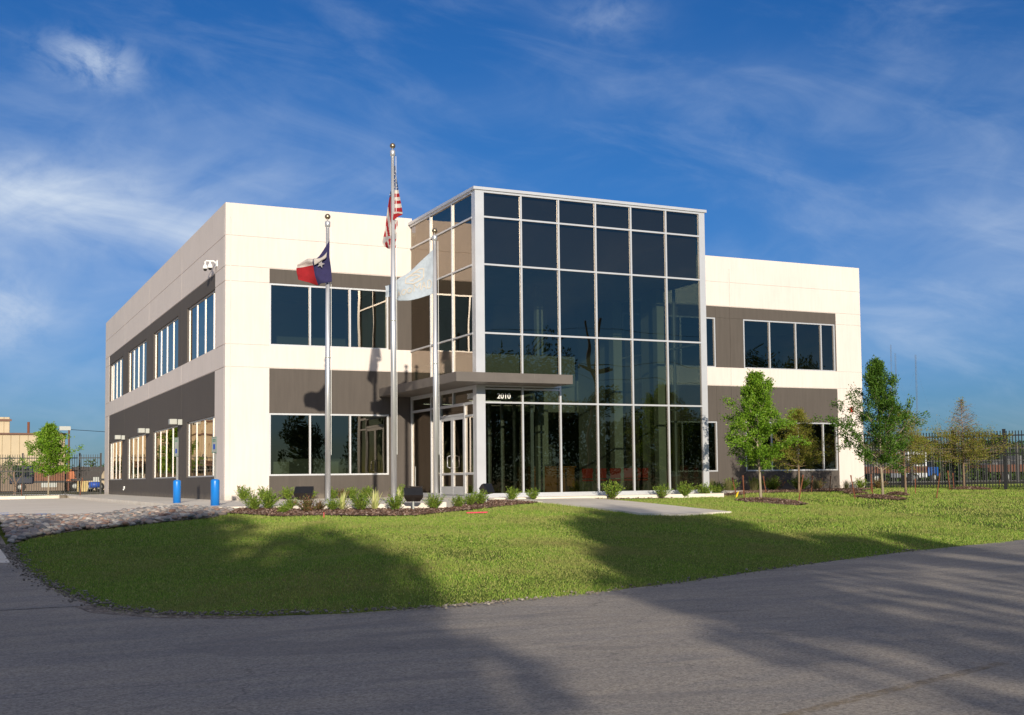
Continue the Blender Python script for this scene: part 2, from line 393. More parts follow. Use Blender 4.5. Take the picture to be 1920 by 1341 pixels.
# gravelly verge between road and lawn
m, t, b = new_mat('verge_gravel'); v = tc(t); vo = N(t, 'ShaderNodeTexVoronoi', Scale=26.0); t.links.new(v, vo.inputs['Vector'])
c = ramp(t, vo.outputs['Color'], [(.2, (.16, .12, .09)), (.6, (.28, .23, .18)), (.9, (.50, .44, .37))]); c = mixc(t, 1, c, ramp(t, noise(t, v, 5, 4), [(.3, (.6,)*3), (.7, (1.1,)*3)]), 'MULTIPLY')
t.links.new(c, b.inputs['Base Color']); b.inputs['Roughness'].default_value = .95; bump(t, b, vo.outputs['Distance'], .8, .02); M_verge = m
rv = random.Random(4)
outs = [(x-.1, y) for x, y in EDGE[1:5]]+[(-6.6, -25.05), (-5.95, -26.15), (-5.3, -26.66), (-4.7, -26.86)]
ins = [(-7.3, -12), (-7.22, -15), (-7.15, -17.2), (-6.97, -19.5), (-6.86, -21), (-6.62, -22.5), (-6.42, -24.2), (-5.85, -25.7), (-5.25, -26.4), (-4.75, -26.75)]
tag(drape('verge', outs+ins[::-1], .018, M_verge, .5, zf=lambda x, y: max(float(h(x, y)), -.95)), kind='structure')

# concrete: car park, pavement round the building, path
park = [(-60, -6), (-13, -8.5), (-7.05, -8.9), (-5.85, -8.9), (-4.65, -9.0), (-2.8, -7.7), (-2.3, -6.6), (-2.25, 30), (-3.2, 33.0), (0, 33.5), (0, 60), (-60, 60)]
drape('parking_lot', park, 0, M_conc2, 0, zf=lambda x, y: -.1, thick=.15)
apron = [(-2.25, -9.3), (-1.0, -9.75), (-.35, -10.9), (.5, -11.75), (3.25, -11.75), (3.75, -11.0), (4.1, -10.1), (4.9, -9.35), (6.35, -7.35), (6.6, -7.12), (9.9, -6.95), (15.2, -6.7), (16.4, -4.6), (19.6, -1.6), (19.6, 2.4), (15.0, 2.4), (14.8, .6), (.3, .6), (.1, 34.2), (-2.25, 34.2), (-2.25, -3)]
drape('pavement', apron, 0, M_conc, 0, zf=lambda x, y: .02+.05*float(sm(-2, 2, x)), thick=.3)
walk = [(6.62, -7.14), (7.35, -8.9), (7.42, -10.5), (7.45, -12), (7.6, -14.1), (8.5, -14.5), (10.65, -13.75), (10.35, -12.4), (10.2, -10.5), (10.05, -8.0), (9.88, -6.9)]
drape('path', walk, .055, M_conc, .4, thick=.2)
# mulch beds
m, t, b = new_mat('bark_mulch'); v = tc(t, 'Object', (1, 1, 1)); vo = N(t, 'ShaderNodeTexVoronoi', Scale=30.0); t.links.new(v, vo.inputs['Vector'])
t.links.new(ramp(t, vo.outputs['Color'], [(.1, (.07, .035, .022)), (.5, (.16, .09, .06)), (.9, (.30, .20, .15))]), b.inputs['Base Color'])
b.inputs['Roughness'].default_value = 1; bump(t, b, vo.outputs['Distance'], 1, .03); M_mulch = m
bed1 = [(-2.2, -9.6), (-2.4, -10.6), (-1.9, -11.7), (-1.36, -12.9), (-.25, -13.5), (.44, -14.3), (1.5, -14.25), (2.91, -13.0), (4.88, -11.1), (6.91, -9.2), (7.3, -8.75), (6.6, -7.18), (6.4, -7.35), (4.9, -9.3), (4.1, -10.05), (3.8, -11.0), (3.25, -11.7), (.5, -11.7), (-.35, -10.85), (-1.0, -9.7)]
bed2 = [(9.95, -7.0), (10.38, -7.37), (12.34, -7.02), (14.96, -6.45), (17.3, -4.8), (18.5, -3.5), (24.5, -2.2), (27.4, -.2), (28.4, 1.9), (19.6, 2.2), (19.6, -1.6), (16.4, -4.55), (15.2, -6.65)]
drape('mulch_bed', bed1, .03, M_mulch, .4); drape('mulch_bed', bed2, .03, M_mulch, .4)
def ring(cx, cy, rx, ry, seed):
    q = random.Random(seed); k = 22
    return [(cx+rx*math.cos(2*math.pi*i/k)*q.uniform(.85, 1.1), cy+ry*math.sin(2*math.pi*i/k)*q.uniform(.85, 1.1)) for i in range(k)]
RINGS = [(15.0, -9.6, .85, 1.5), (20.9, -7.9, .75, 1.1), (31.3, -1.7, 1.1, .6), (-3.2, 30.6, .7, .7), (22.6, -4.6, .4, .5), (23.4, -6.0, .4, .4)]
for i, q in enumerate(RINGS):
    zt = lambda x, y, q=q: float(h(x, y))+.09*max(0, 1-((x-q[0])**2/q[2]**2+(y-q[1])**2/q[3]**2))
    drape('mulch_ring', ring(*q, i), .02, M_mulch, .25, zf=zt)
def chips(name, pts, mat, seed, size=(.035, .012)):
    rg = np.random.default_rng(seed); n = len(pts); P = np.array(pts)
    a = rg.uniform(0, 2*np.pi, n); L = rg.uniform(.5, 1.4, n)*size[0]; Wd = rg.uniform(.6, 1.5, n)*size[1]; tl = rg.uniform(-.5, .7, (n, 2))
    u = np.stack([np.cos(a), np.sin(a), tl[:, 0]], 1)*L[:, None]; w = np.stack([-np.sin(a), np.cos(a), tl[:, 1]], 1)*Wd[:, None]
    V = np.stack([P-u-w, P+u-w, P+u+w, P-u+w], 1).reshape(-1, 3); Fc = np.arange(4*n).reshape(n, 4)
    return np_mesh(name, V, Fc, mat)
def inside(poly, X, Y):
    r = np.zeros(X.shape, bool); k = len(poly)
    for i in range(k):
        x1, y1 = poly[i]; x2, y2 = poly[(i+1) % k]
        if y1 == y2: continue
        c = ((y1 > Y) != (y2 > Y)) & (X < (x2-x1)*(Y-y1)/(y2-y1)+x1); r ^= c
    return r
def scatter(poly, n, seed):
    rg = np.random.default_rng(seed); P = np.array(poly); lo, hi = P.min(0), P.max(0)
    X = rg.uniform(lo[0], hi[0], n*3); Y = rg.uniform(lo[1], hi[1], n*3); k = inside(poly, X, Y); return X[k][:n], Y[k][:n]
def rand_mat(name, cols, rough=.9, trans=0, spec=.3):
    m, t, b = new_mat(name); g = t.nodes.new('ShaderNodeNewGeometry')
    k = len(cols); r = ramp(t, g.outputs['Random Per Island'], [(i/(k-1), c) for i, c in enumerate(cols)])
    t.links.new(r, b.inputs['Base Color']); b.inputs['Roughness'].default_value = rough; b.inputs['Specular IOR Level'].default_value = spec
    if trans:
        T = t.nodes.new('ShaderNodeBsdfTranslucent'); t.links.new(r, T.inputs[0]); mx = t.nodes.new('ShaderNodeMixShader'); mx.inputs[0].default_value = trans
        t.links.new(b.outputs[0], mx.inputs[1]); t.links.new(T.outputs[0], mx.inputs[2]); t.links.new(mx.outputs[0], t.nodes['Material Output'].inputs[0])
    return m
M_chip = rand_mat('bark_chips', [(.08, .04, .025), (.2, .12, .08), (.36, .24, .18), (.14, .07, .045), (.46, .36, .30)])
pts = []
for poly, n, sd_ in ((bed1, 9000, 1), (bed2, 7000, 2)):
    X, Y = scatter(poly, n, sd_); Z = h(X, Y)+.045; pts.append(np.stack([X, Y, Z], 1))
for i, q in enumerate(RINGS):
    X, Y = scatter(ring(*q, i), 1300, 30+i); Z = h(X, Y)+.045+.09*np.maximum(0, 1-((X-q[0])**2/q[2]**2+(Y-q[1])**2/q[3]**2)); pts.append(np.stack([X, Y, Z], 1))
tag(chips('bark_chips', np.concatenate(pts), M_chip, 5), 'loose brown bark chips spread over the planting beds', 'mulch', kind='stuff')

# river rocks
rocks = [(-7.1, -8.8), (-5.85, -8.85), (-4.65, -8.95), (-2.8, -7.9), (-2.3, -9.3), (-1.9, -10.5), (-2.3, -11.6), (-2.7, -12.3), (-3.4, -12.7), (-4.3, -12.75), (-5.6, -13.2), (-6.73, -15.0), (-7.1, -15.7)]
M_rock = rand_mat('river_stone', [(.26, .24, .23), (.36, .32, .29), (.13, .14, .15), (.38, .27, .21), (.25, .25, .25), (.48, .43, .38), (.32, .19, .14), (.17, .18, .20), (.55, .51, .46)], .75)
drape('rock_bed', rocks, .02, M_verge, .4)
ic = bmesh.new(); bmesh.ops.create_icosphere(ic, subdivisions=2, radius=1); ic.verts.ensure_lookup_table()
IV = np.array([v.co[:] for v in ic.verts]); IFc = np.array([[v.index for v in f.verts] for f in ic.faces]); ic.free()
def stones(name, X, Y, Z, smin, smax, mat, seed, flat=.6):
    rg = np.random.default_rng(seed); n = len(X); V = []; Fs = []
    for i in range(n):
        s = rg.uniform(smin, smax)**1.0; sc = np.array([s*rg.uniform(.8, 1.35), s*rg.uniform(.75, 1.1), s*rg.uniform(flat*.8, flat*1.25)])
        d = IV*(1+.16*np.sin(IV[:, [1, 2, 0]]*rg.uniform(1.5, 3, 3)+rg.uniform(0, 6, 3)).sum(1, keepdims=True)/1.7)*sc
        a = rg.uniform(0, 6.28); c_, s_ = math.cos(a), math.sin(a); tl = rg.uniform(-.4, .4); ct, st = math.cos(tl), math.sin(tl)
        d = d @ np.array([[1, 0, 0], [0, ct, st], [0, -st, ct]]) @ np.array([[c_, s_, 0], [-s_, c_, 0], [0, 0, 1]])
        V.append(d+[X[i], Y[i], Z[i]+sc[2]*.35]); Fs.append(IFc+i*len(IV))
    return np_mesh(name, np.concatenate(V), np.concatenate(Fs), mat, smooth=True)
X, Y = scatter(rocks, 2100, 7)
tag(stones('river_rocks', X, Y, h(X, Y)+.02+np.random.default_rng(1).uniform(0, .05, len(X)), .045, .095, M_rock, 3, .48), 'bed of rounded pink and grey river stones beside the car park', 'rocks', kind='stuff')
rg = np.random.default_rng(9); n = 1500
tt = rg.uniform(0, 1, n)**2.2*12.5
E1 = np.array([(-7.2, -16), (-6.98, -20), (-6.6, -22.4), (-6.3, -24.7), (-5.8, -25.9), (-5.1, -26.4), (-4.4, -26.7), (-3.0, -26.95), (-2, -26.85), (0, -26.3), (2.5, -25.2), (5.2, -23.85), (9.4, -21.95)])
xx = np.interp(tt, range(13), E1[:, 0])+rg.normal(0, .10, n); yy = np.interp(tt, range(13), E1[:, 1])+rg.normal(0, .10, n)
tag(stones('gravel', xx, yy, np.maximum(h(xx, yy), -.94)+.03, .006, .022, rand_mat('gravel_stone', [(.12, .10, .08), (.24, .21, .18), (.17, .14, .11), (.36, .33, .29)]), 4), 'loose gravel along the edge of the asphalt', 'gravel', kind='stuff')

# kerb bits at the mouth of the drive
def kerb(name, pts, w, zt, hgt):
    mb = MB()
    for (x0, y0, z0), (x1, y1, z1) in zip(pts[:-1], pts[1:]):
        d = Vector((x1-x0, y1-y0, 0)).normalized(); n_ = Vector((-d.y, d.x, 0))*w/2
        P = [Vector((x0, y0, z0))-n_, Vector((x1, y1, z1))-n_, Vector((x1, y1, z1))+n_, Vector((x0, y0, z0))+n_]
        lo = [p-Vector((0, 0, hgt)) for p in P]
        mb.face(P); 
        for k in range(4): mb.face([lo[k], lo[(k+1) % 4], P[(k+1) % 4], P[k]])
    return tag(mb.build(name, M_conc), kind='structure')
kerb('kerb', [(-7.22, -9.0, -.02), (-7.26, -11.5, -.10), (-7.32, -14.3, -.26), (-7.42, -15.6, -.38)], .16, 0, .35)
kerb('kerb', [(-7.40, -16.8, -.50), (-7.30, -18.2, -.66), (-7.34, -19.0, -.76)], .16, 0, .3)
kerb('kerb', [(-60, 28.6, .06), (-4.5, 28.6, .06), (-2.9, 29.3, .06), (-2.4, 31, .06), (-2.3, 33.6, .06)], .2, 0, .3)
tag(drape('grass_strip', [(-40, 28.7), (-4.5, 28.7), (-3.0, 29.4), (-2.5, 31), (-2.4, 33.9), (-40, 34)], 0, M_lawn, 0, zf=lambda x, y: .05), kind='structure')
mb = MB()
for x0 in (-6.95, -6.35): mb.box((x0, -7.9, -.099), (x0+.45, -7.2, -.094))
mb.box((-9.8, -5.4, -.099), (-6.7, -5.25, -.094)); mb.box((-6.9, -7.95, -.099), (-5.75, -7.83, -.094))
tag(mb.build('bay_marking', simple('bay_paint', (.02, .16, .5), .8)), kind='structure')

# ---------------- office building
B = empty('office_building', (0, 0, 0), 'two-storey cream and charcoal office building with a projecting glass entrance tower', 'office building')
WB, WT, L5, L4, L3, L2, L1 = .84, 2.95, 4.48, 5.24, 7.36, 7.87, 8.9
def facade(name, org, s_dir, n_dir, sb, zb, cell, mats):
    """height-field facade: each cell of the grid sits at its own depth; cell -> (depth, material) or None for an opening"""
    org = Vector(org); sd_ = Vector(s_dir); nd = Vector(n_dir); mb = MB(); ns, nz = len(sb)-1, len(zb)-1
    def P(s, z, d): return org+sd_*s+nd*d+Vector((0, 0, z))
    C = [[cell((sb[i]+sb[i+1])/2, (zb[j]+zb[j+1])/2) for j in range(nz)] for i in range(ns)]
    OP = (-.22, None)
    for i in range(ns):
        for j in range(nz):
            c = C[i][j]
            if c: mb.face([P(sb[i], zb[j], c[0]), P(sb[i+1], zb[j], c[0]), P(sb[i+1], zb[j+1], c[0]), P(sb[i], zb[j+1], c[0])], c[1])
            for (i2, j2, e) in ((i+1, j, 0), (i, j+1, 1)):
                if i2 >= ns or j2 >= nz: continue
                o = C[i2][j2]; a = c or OP; b_ = o or OP
                if a[0] == b_[0]: continue
                hi = a if a[0] > b_[0] else b_; mi = hi[1] if hi[1] is not None else 0
                if e == 0: mb.face([P(sb[i+1], zb[j], a[0]), P(sb[i+1], zb[j], b_[0]), P(sb[i+1], zb[j+1], b_[0]), P(sb[i+1], zb[j+1], a[0])], mi)
                else: mb.face([P(sb[i], zb[j+1], a[0]), P(sb[i+1], zb[j+1], a[0]), P(sb[i+1], zb[j+1], b_[0]), P(sb[i], zb[j+1], b_[0])], mi)
    return mb.build(name, mats, B)
def brk(base, grooves, w=.012):
    s = set(base)
    for g in grooves: s |= {g-w, g+w}
    return sorted(s)
G = .012
ZG = [L5, L4, L3, L2, L1]
def zgroove(z, tops): return any(abs(z-g) < G for g in tops)
# front, street side
def cell_front(s, z):
    if 1.47 < s < 5.67 and (WB < z < WT or L4 < z < L3): return None
    if s > 1.47 and (z < L5-G or (L4+G < z < L2-G)): return (-.015, 1)
    if zgroove(z, (L1,)) or (zgroove(z, ZG) and s < 1.47) or (zgroove(z, (L2, L5)) ) or abs(s-.17) < G: return (-.022, 0)
    return (0, 0)
facade('wall', (0, 0, 0), (1, 0, 0), (0, -1, 0), brk([0, 1.47, 5.67, 6.56], [.17]), brk([0, WB, WT, 10], ZG)+[], cell_front, [M_white, M_dark])
# side facing the car park
SIDE = [(1.72, 7.28), (9.35, 15.85), (18.05, 24.45), (26.6, 32.1)]; SEAM = [8.5, 17.2, 25.7]
def cell_side(s, z):
    if any(a < s < b_ for a, b_ in SIDE) and (WB < z < WT or L4 < z < L3): return None
    dk = 1.72 < s < 32.45 and (z < L5-G or (L4+G < z < L2-G))
    seam = any(abs(s-q) < G for q in SEAM)
    if dk: return (-.03 if seam else -.015, 1)
    if seam or zgroove(z, (L1, L2, L5)) or (zgroove(z, ZG) and (s < 1.72 or s > 32.45)) or abs(s-.2) < G: return (-.022, 0)
    return (0, 0)
facade('wall', (0, 0, 0), (0, 1, 0), (-1, 0, 0), brk([0, 1.72, 32.45, 34.35]+[q for w_ in SIDE for q in w_], SEAM+[.2]), brk([0, WB, WT, 10], ZG), cell_side, [M_white, M_dark])
# street side beyond the tower, set back two metres
def cell_far(s, z):
    if (16.3 < s < 20.82 or 22.26 < s < 27.2) and (WB < z < WT or L4 < z < L3): return None
    dk = s < 27.27 and (z < L5-G or (L4+G < z < L2-G))
    if dk: return (-.03 if (abs(s-21.57) < G or abs(s-20.83) < .008 or (zgroove(z, (L3,)) and 20.82 < s < 22.26)) else -.015, 1)
    if abs(s-21.57) < G or zgroove(z, (L1, L2, L5)) or (zgroove(z, ZG) and s > 27.27): return (-.022, 0)
    return (0, 0)
facade('wall', (0, 2, 0), (1, 0, 0), (0, -1, 0), brk([14.9, 16.3, 20.82, 20.838, 22.26, 27.2, 27.27, 28.68], [21.57]), brk([0, WB, WT, 10], ZG), cell_far, [M_white, M_dark])
facade('wall', (28.68, 2, 0), (0, 1, 0), (1, 0, 0), [0, 32.35], brk([0, 10], [L1, L5]), lambda s, z: (-.02, 0) if zgroove(z, (L1, L5)) else (0, 0), [M_white, M_dark])
mb = MB(); mb.face([(0, 34.35, 0), (0, 34.35, 10), (28.68, 34.35, 10), (28.68, 34.35, 0)]); mb.build('wall', M_white, B)
mb = MB()   # parapet tops and inner faces, roof
for a, b_ in (((.001, .001, 9.5), (.26, 34.34, 9.997)), ((.26, .001, 9.5), (6.5, .26, 9.997)), ((15.0, 2.001, 9.5), (28.42, 2.26, 9.997)), ((28.42, 2.001, 9.5), (28.679, 34.34, 9.997)), ((.26, 34.08, 9.5), (28.42, 34.349, 9.997))): mb.box(a, b_)
mb.build('parapet', M_white, B)
mb = MB(); mb.box((.05, .05, 9.35), (14.95, 34.3, 9.5)); mb.box((14.95, 2.3, 9.35), (28.6, 34.3, 9.5)); mb.box((6.75, -5.72, 9.3), (14.75, .05, 9.52)); mb.build('roof', M_roof, B)

def window(org, sdir, ndir, s0, s1, z0, z1, mull, rec=.11, fw=.055, name='window', par=None, rows=(), proud=.05):
    """recessed frame with mullions, and its glass as a sub-part"""
    o_, sd_, nd = Vector(org), Vector(sdir), Vector(ndir); par = par or B
    Mx = Matrix((sd_, nd, (0, 0, 1))).transposed().to_4x4(); Mx.translation = o_
    mb = MB(); y0, y1 = -rec-.06, -rec+proud
    mb.box((s0, y0, z0), (s1, y1, z0+fw), mat=Mx); mb.box((s0, y0, z1-fw), (s1, y1, z1), mat=Mx)
    for a in [s0]+[m_-fw/2 for m_ in mull]+[s1-fw]: mb.box((a, y0+.002, z0+fw), (a+fw, y1-.003, z1-fw), mat=Mx)
    w_ = mb.build(name, M_alu, par)
    g = MB(); xs = [s0+fw]+list(mull)+[s1-fw]
    for a, b_ in zip(xs[:-1], xs[1:]):
        g.face([Mx @ Vector((a, -rec-.01, z0+fw)), Mx @ Vector((b_, -rec-.01, z0+fw)), Mx @ Vector((b_, -rec-.01, z1-fw)), Mx @ Vector((a, -rec-.01, z1-fw))])
    go = g.build('glass', M_glass, w_)
    return w_
FR = ((0, 0, 0), (1, 0, 0), (0, -1, 0)); SD = ((0, 0, 0), (0, 1, 0), (-1, 0, 0)); FA = ((0, 2, 0), (1, 0, 0), (0, -1, 0))
for z0, z1 in ((WB, WT), (L4, L3)):
    window(*FR, 1.47, 5.67, z0, z1, [2.87, 4.28], rec=.06)
    for (a, b_), ml in zip(SIDE, ([2.45, 4.05, 5.65], [11.0, 12.65, 14.25], [19.7, 21.3, 22.9], [28.2, 29.8, 31.3])):
        window(*SD, a, b_, z0, z1, ml, rec=.10, fw=.05, proud=.018)
    window(*FA, 16.3, 20.82, z0, z1, [17.7, 19.1], rec=.06); window(*FA, 22.26, 27.2, z0, z1, [23.64, 25.05, 26.44], rec=.06)

# glass tower
TX0, TX1, TY0, TY1, TZ = 6.48, 15.03, -6.055, 2.0, 9.83
cols = [8.07, 9.41, 10.77, 12.11, 13.48]; rows = [8.9, 7.39, 5.22]
mw = .027
def grid(name, Mx, s0, s1, cl, rw, z0, z1, holes=(), gl=True, split=None):
    mb = MB(); d0, d1 = -.09, .014
    def bar(a, b_, c, d, dd=0): mb.box((a, d0, c), (b_, d1-dd, d), mat=Mx)
    bar(s0, s1, z1-.11, z1); bar(s0, s1, z0, z0+.07)
    for x in cl: bar(x-mw, x+mw, z0+.07, z1-.11, .004)
    for (z, a, b_) in rw:
        xs = sorted([a]+[x for x in cl if a < x < b_]+[b_])
        for p, q in zip(xs[:-1], xs[1:]): bar(p+(mw if p in cl else 0), q-(mw if q in cl else 0), z-mw, z+mw, .008)
    o = mb.build(name, M_alu, B)
    g = MB(); zs = [z0+.07]+sorted({r_[0] for r_ in rw})+[z1-.11]; xs = [s0]+list(cl)+[s1]
    for a, b_ in zip(xs[:-1], xs[1:]):
        for c, d in zip(zs[:-1], zs[1:]):
            if any(h0 < (a+b_)/2 < h1 and h2 < (c+d)/2 < h3 for h0, h1, h2, h3 in holes): continue
            g.face([Mx @ Vector(p) for p in ((a, -.04, c), (b_, -.04, c), (b_, -.04, d), (a, -.04, d))])
    g.build('glass', M_glass, o); return o
def frame_mx(org, sdir, ndir):
    Mx = Matrix((Vector(sdir), Vector(ndir), (0, 0, 1))).transposed().to_4x4(); Mx.translation = Vector(org); return Mx
F_ = frame_mx((0, TY0, 0), (1, 0, 0), (0, -1, 0)); SL = frame_mx((TX0, 0, 0), (0, 1, 0), (-1, 0, 0)); SR = frame_mx((TX1, 0, 0), (0, 1, 0), (1, 0, 0))
XL, XR = TX0+.30, TX1-.22
grid('curtain_wall', F_, XL, XR, cols, [(z, XL, XR) for z in rows]+[(3.04, XL, XR)]+[(3.47, XL, 9.41)], .13, 9.78)
grid('curtain_wall', SR, TY0+.1, TY1-.05, [-4.06, -2.04, 0], [(z, TY0+.1, TY1-.05) for z in rows+[3.04]], .13, 9.78)
grid('curtain_wall', SL, TY0+.28, -.03, [-4.06, -2.04], [(z, TY0+.28, -.03) for z in rows], 3.83, 9.78)
# entrance front under the canopy
mb = MB(); E_ = SL
def eb(a, b_, c, d, y1=.035): mb.box((a, -.09, c), (b_, y1-.02, d), mat=E_)
eb(TY0+.28, -.03, 3.46, 3.53); eb(TY0+.28, -.03, 3.53, 3.60, .03)
eb(-.10, -.03, .13, 3.46, .031); eb(-2.075, -2.005, .20, 3.46, .031)
eb(-2.93, -2.86, .13, 3.46, .03); eb(-5.09, -5.02, .13, 3.0, .03); eb(-4.09, -4.03, 3.08, 3.46, .028)
eb(-5.775, -5.09, 3.0, 3.08, .026); eb(-5.02, -2.93, 2.99, 3.08, .026); eb(-2.86, -2.075, 3.0, 3.08, .026); eb(-2.005, -.10, 3.0, 3.08, .026)
eb(-5.02, -2.93, 2.68, 2.75, .024); eb(-5.775, -5.09, 2.62, 2.68, .024); eb(-5.775, -5.09, .79, .86, .024)
eb(-5.775, -5.09, .13, .2, .022); eb(-2.86, -.10, .13, .2, .022)
cw = mb.build('entrance_screen', M_alu, B)
g = MB()
for a, b_, c, d in ((-5.775, -4.06, 3.08, 3.46), (-4.06, -2.93, 3.08, 3.46), (-2.86, -2.04, 3.08, 3.46), (-2.04, -.1, 3.08, 3.46), (-5.775, -5.09, .2, 3.0), (-5.02, -2.93, 2.75, 2.99), (-2.86, -2.04, .2, 3.0), (-2.04, -.1, .2, 3.0)):
    g.face([E_ @ Vector(p) for p in ((a, -.04, c), (b_, -.04, c), (b_, -.04, d), (a, -.04, d))])
g.build('glass', M_glass, cw)
for s0, s1, hs_ in ((-5.015, -3.98, 1), (-3.97, -2.935, -1)):
    mb = MB(); x0, x1 = s0, s1
    for q in ((x0, x0+.10, .15, 2.67), (x1-.10, x1, .15, 2.67)): mb.box((q[0], -.07, q[2]), (q[1], .0, q[3]), mat=E_)
    mb.box((x0+.1, -.07, .15), (x1-.1, -.002, .42), mat=E_); mb.box((x0+.1, -.07, 2.57), (x1-.1, -.002, 2.67), mat=E_); mb.box((x0+.1, -.07, .79), (x1-.1, -.002, .85), mat=E_)
    dr = mb.build('door', M_alu, B)
    g = MB()
    for c, d in ((.42, .79), (.85, 2.57)): g.face([E_ @ Vector(p) for p in ((x0+.1, -.035, c), (x1-.1, -.035, c), (x1-.1, -.035, d), (x0+.1, -.035, d))])
    g.build('glass', M_glass, dr)
    hx = x1-.05 if hs_ > 0 else x0+.05; s_ = -.16*hs_
    mb = MB(); mb.tube([E_ @ Vector(p) for p in ((hx, 0, 1.02), (hx, .075, 1.03), (hx+s_, .08, 1.06), (hx+s_, .08, 1.38), (hx, .075, 1.41), (hx, 0, 1.42))], .016, 8)
    mb.build('handle', M_steel, dr, smooth=True)
# corner posts, cap
mb = MB(); mb.box((TX0-.002, TY0-.012, .1), (XL, TY0+.28, 9.76)); mb.build('corner_post', M_alu, B)
mb = MB(); mb.box((XR, TY0-.012, .1), (TX1+.012, TY0+.1, 9.76)); mb.build('corner_post', M_alu, B)
mb = MB(); mb.box((TX0-.07, TY0-.07, 9.74), (TX1+.07, TY0+.2, TZ)); mb.box((TX0-.07, TY0+.2, 9.74), (TX0+.2, -.01, TZ)); mb.box((TX1-.2, TY0+.2, 9.74), (TX1+.07, 1.99, TZ)); mb.build('cap_flashing', M_alu, B)
mb = MB(); mb.box((TX0-.05, TY0-.08, .06), (TX1+.05, TY0+.35, .131)); mb.box((TX0-.05, TY0+.35, .06), (TX0+.3, -.01, .131)); mb.build('sill', M_alu, B)
mb = MB(); mb.box((XL, TY0-.03, 3.53), (9.38, TY0+.02, 3.60)); mb.build('canopy_bracket', M_alu, B)
# canopy: L-shaped slab round the corner
mb = MB(); CX0, CX1, CY0, zc0, zc1 = 5.32, 9.22, -7.30, 3.575, 3.86
Lp = [(CX0, CY0), (CX1, CY0), (CX1, TY0-.035), (TX0-.035, TY0-.035), (TX0-.035, -.02), (CX0, -.02)]
mb.face([(x, y, zc1) for x, y in Lp]); mb.face([(x, y, zc0) for x, y in Lp][::-1])
for k in range(6):
    (x0, y0), (x1, y1) = Lp[k], Lp[(k+1) % 6]; mb.face([(x0, y0, zc0), (x1, y1, zc0), (x1, y1, zc1), (x0, y0, zc1)])
for x in (6.6, 7.9): mb.box((x-.004, CY0-.004, zc0), (x+.004, CY0+.01, zc1))
bevel(mb.build('canopy', M_canopy, B), .012)

# interior
mb = MB(); mb.box((.3, .3, .0), (14.95, 34, .1)); mb.box((14.95, 2.3, .0), (28.4, 34, .1)); mb.box((6.55, TY0+.1, .0), (14.95, .3, .1)); mb.build('floor', M_floor, B)
mb = MB(); mb.box((.25, .25, 3.3), (10.1, 34, 4.6)); mb.box((6.6, -5.75, 3.62), (10.1, .25, 4.6)); mb.box((10.1, 3.0, 3.3), (28.4, 34, 4.6)); mb.build('upper_floor', M_ceil, B)
mb = MB(); mb.box((.25, .25, 7.5), (14.95, 34, 7.6)); mb.box((14.95, 2.3, 7.5), (28.4, 34, 7.6)); mb.box((6.6, -5.8, 7.40), (14.9, .25, 7.46)); mb.build('ceiling', M_ceil, B)
PB = []
class _P:
    def box(s, a, b_): PB.append((a, b_))
mb = _P()
mb.box((14.75, .0, .1), (14.95, 3.0, 7.5)); mb.box((14.55, -.35, .1), (14.93, .0, 7.5)); mb.box((14.7, -3.3, .1), (14.9, -2.2, 7.5)); mb.box((14.55, -3.6, .1), (14.85, -3.3, 7.5))
mb.box((8.2, 7.6, .1), (14.9, 7.8, 7.5)); mb.box((11.0, 3.0, 4.6), (12.6, 3.2, 7.5))
for a, b_ in PB:
    mb = MB(); mb.box(a, b_); mb.build('partition', M_int, B)
mb = MB(); mb.box((5.9, .26, .1), (6.1, 5.99, 3.3)); mb.box((.3, 6, .1), (6.1, 6.2, 3.3)); mb.box((.3, 5, 4.6), (10, 5.2, 7.5)); mb.box((5.6, .26, 4.6), (5.75, 5, 7.5)); mb.box((5.0, 6.3, .1), (5.2, 34, 3.3)); mb.box((5.0, 5.3, 4.6), (5.2, 34, 7.5)); mb.box((15.2, 8, .1), (28.3, 8.2, 3.3)); mb.box((15.2, 8, 4.6), (28.3, 8.2, 7.5)); mb.box((21.4, 2.3, .1), (21.6, 8, 3.3)); mb.box((21.4, 2.3, 4.6), (21.6, 8, 7.5)); mb.build('office_wall', M_office, B)
mb = MB(); mb.box((XL, TY0+.2, 7.46), (XR, TY0+.24, 9.74)); mb.box((TX0+.2, TY0+.3, 7.46), (TX0+.24, -.05, 9.74)); mb.box((TX1-.24, TY0+.3, 7.46), (TX1-.2, 1.9, 9.74)); mb.build('spandrel_panel', M_spandrel, B)
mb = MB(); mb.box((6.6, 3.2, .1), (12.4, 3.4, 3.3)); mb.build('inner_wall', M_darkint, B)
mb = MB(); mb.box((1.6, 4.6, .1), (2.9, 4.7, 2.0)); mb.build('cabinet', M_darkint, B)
# a low pale cabinet wall behind the ground-floor front window
for a, b_ in ((1.7, 2.7), (3.95, 4.5)):
    mb = MB(); mb.box((a, 2.2, .1), (b_, 2.3, 1.35)); mb.build('low_partition', M_int, B)
# steel lobby columns
for x, y in ((10.35, -2.5), (12.9, 2.4)):
    mb = MB(); mb.box((x-.12, y-.12, .1), (x+.12, y+.12, 7.5)); mb.build('column', M_int, B)
# vestibule inside the entrance
window((8.6, 0, 0), (0, 1, 0), (-1, 0, 0), -5.6, -.6, .12, 3.3, [-4.2, -3.2, -2.1], rec=0, name='inner_screen')

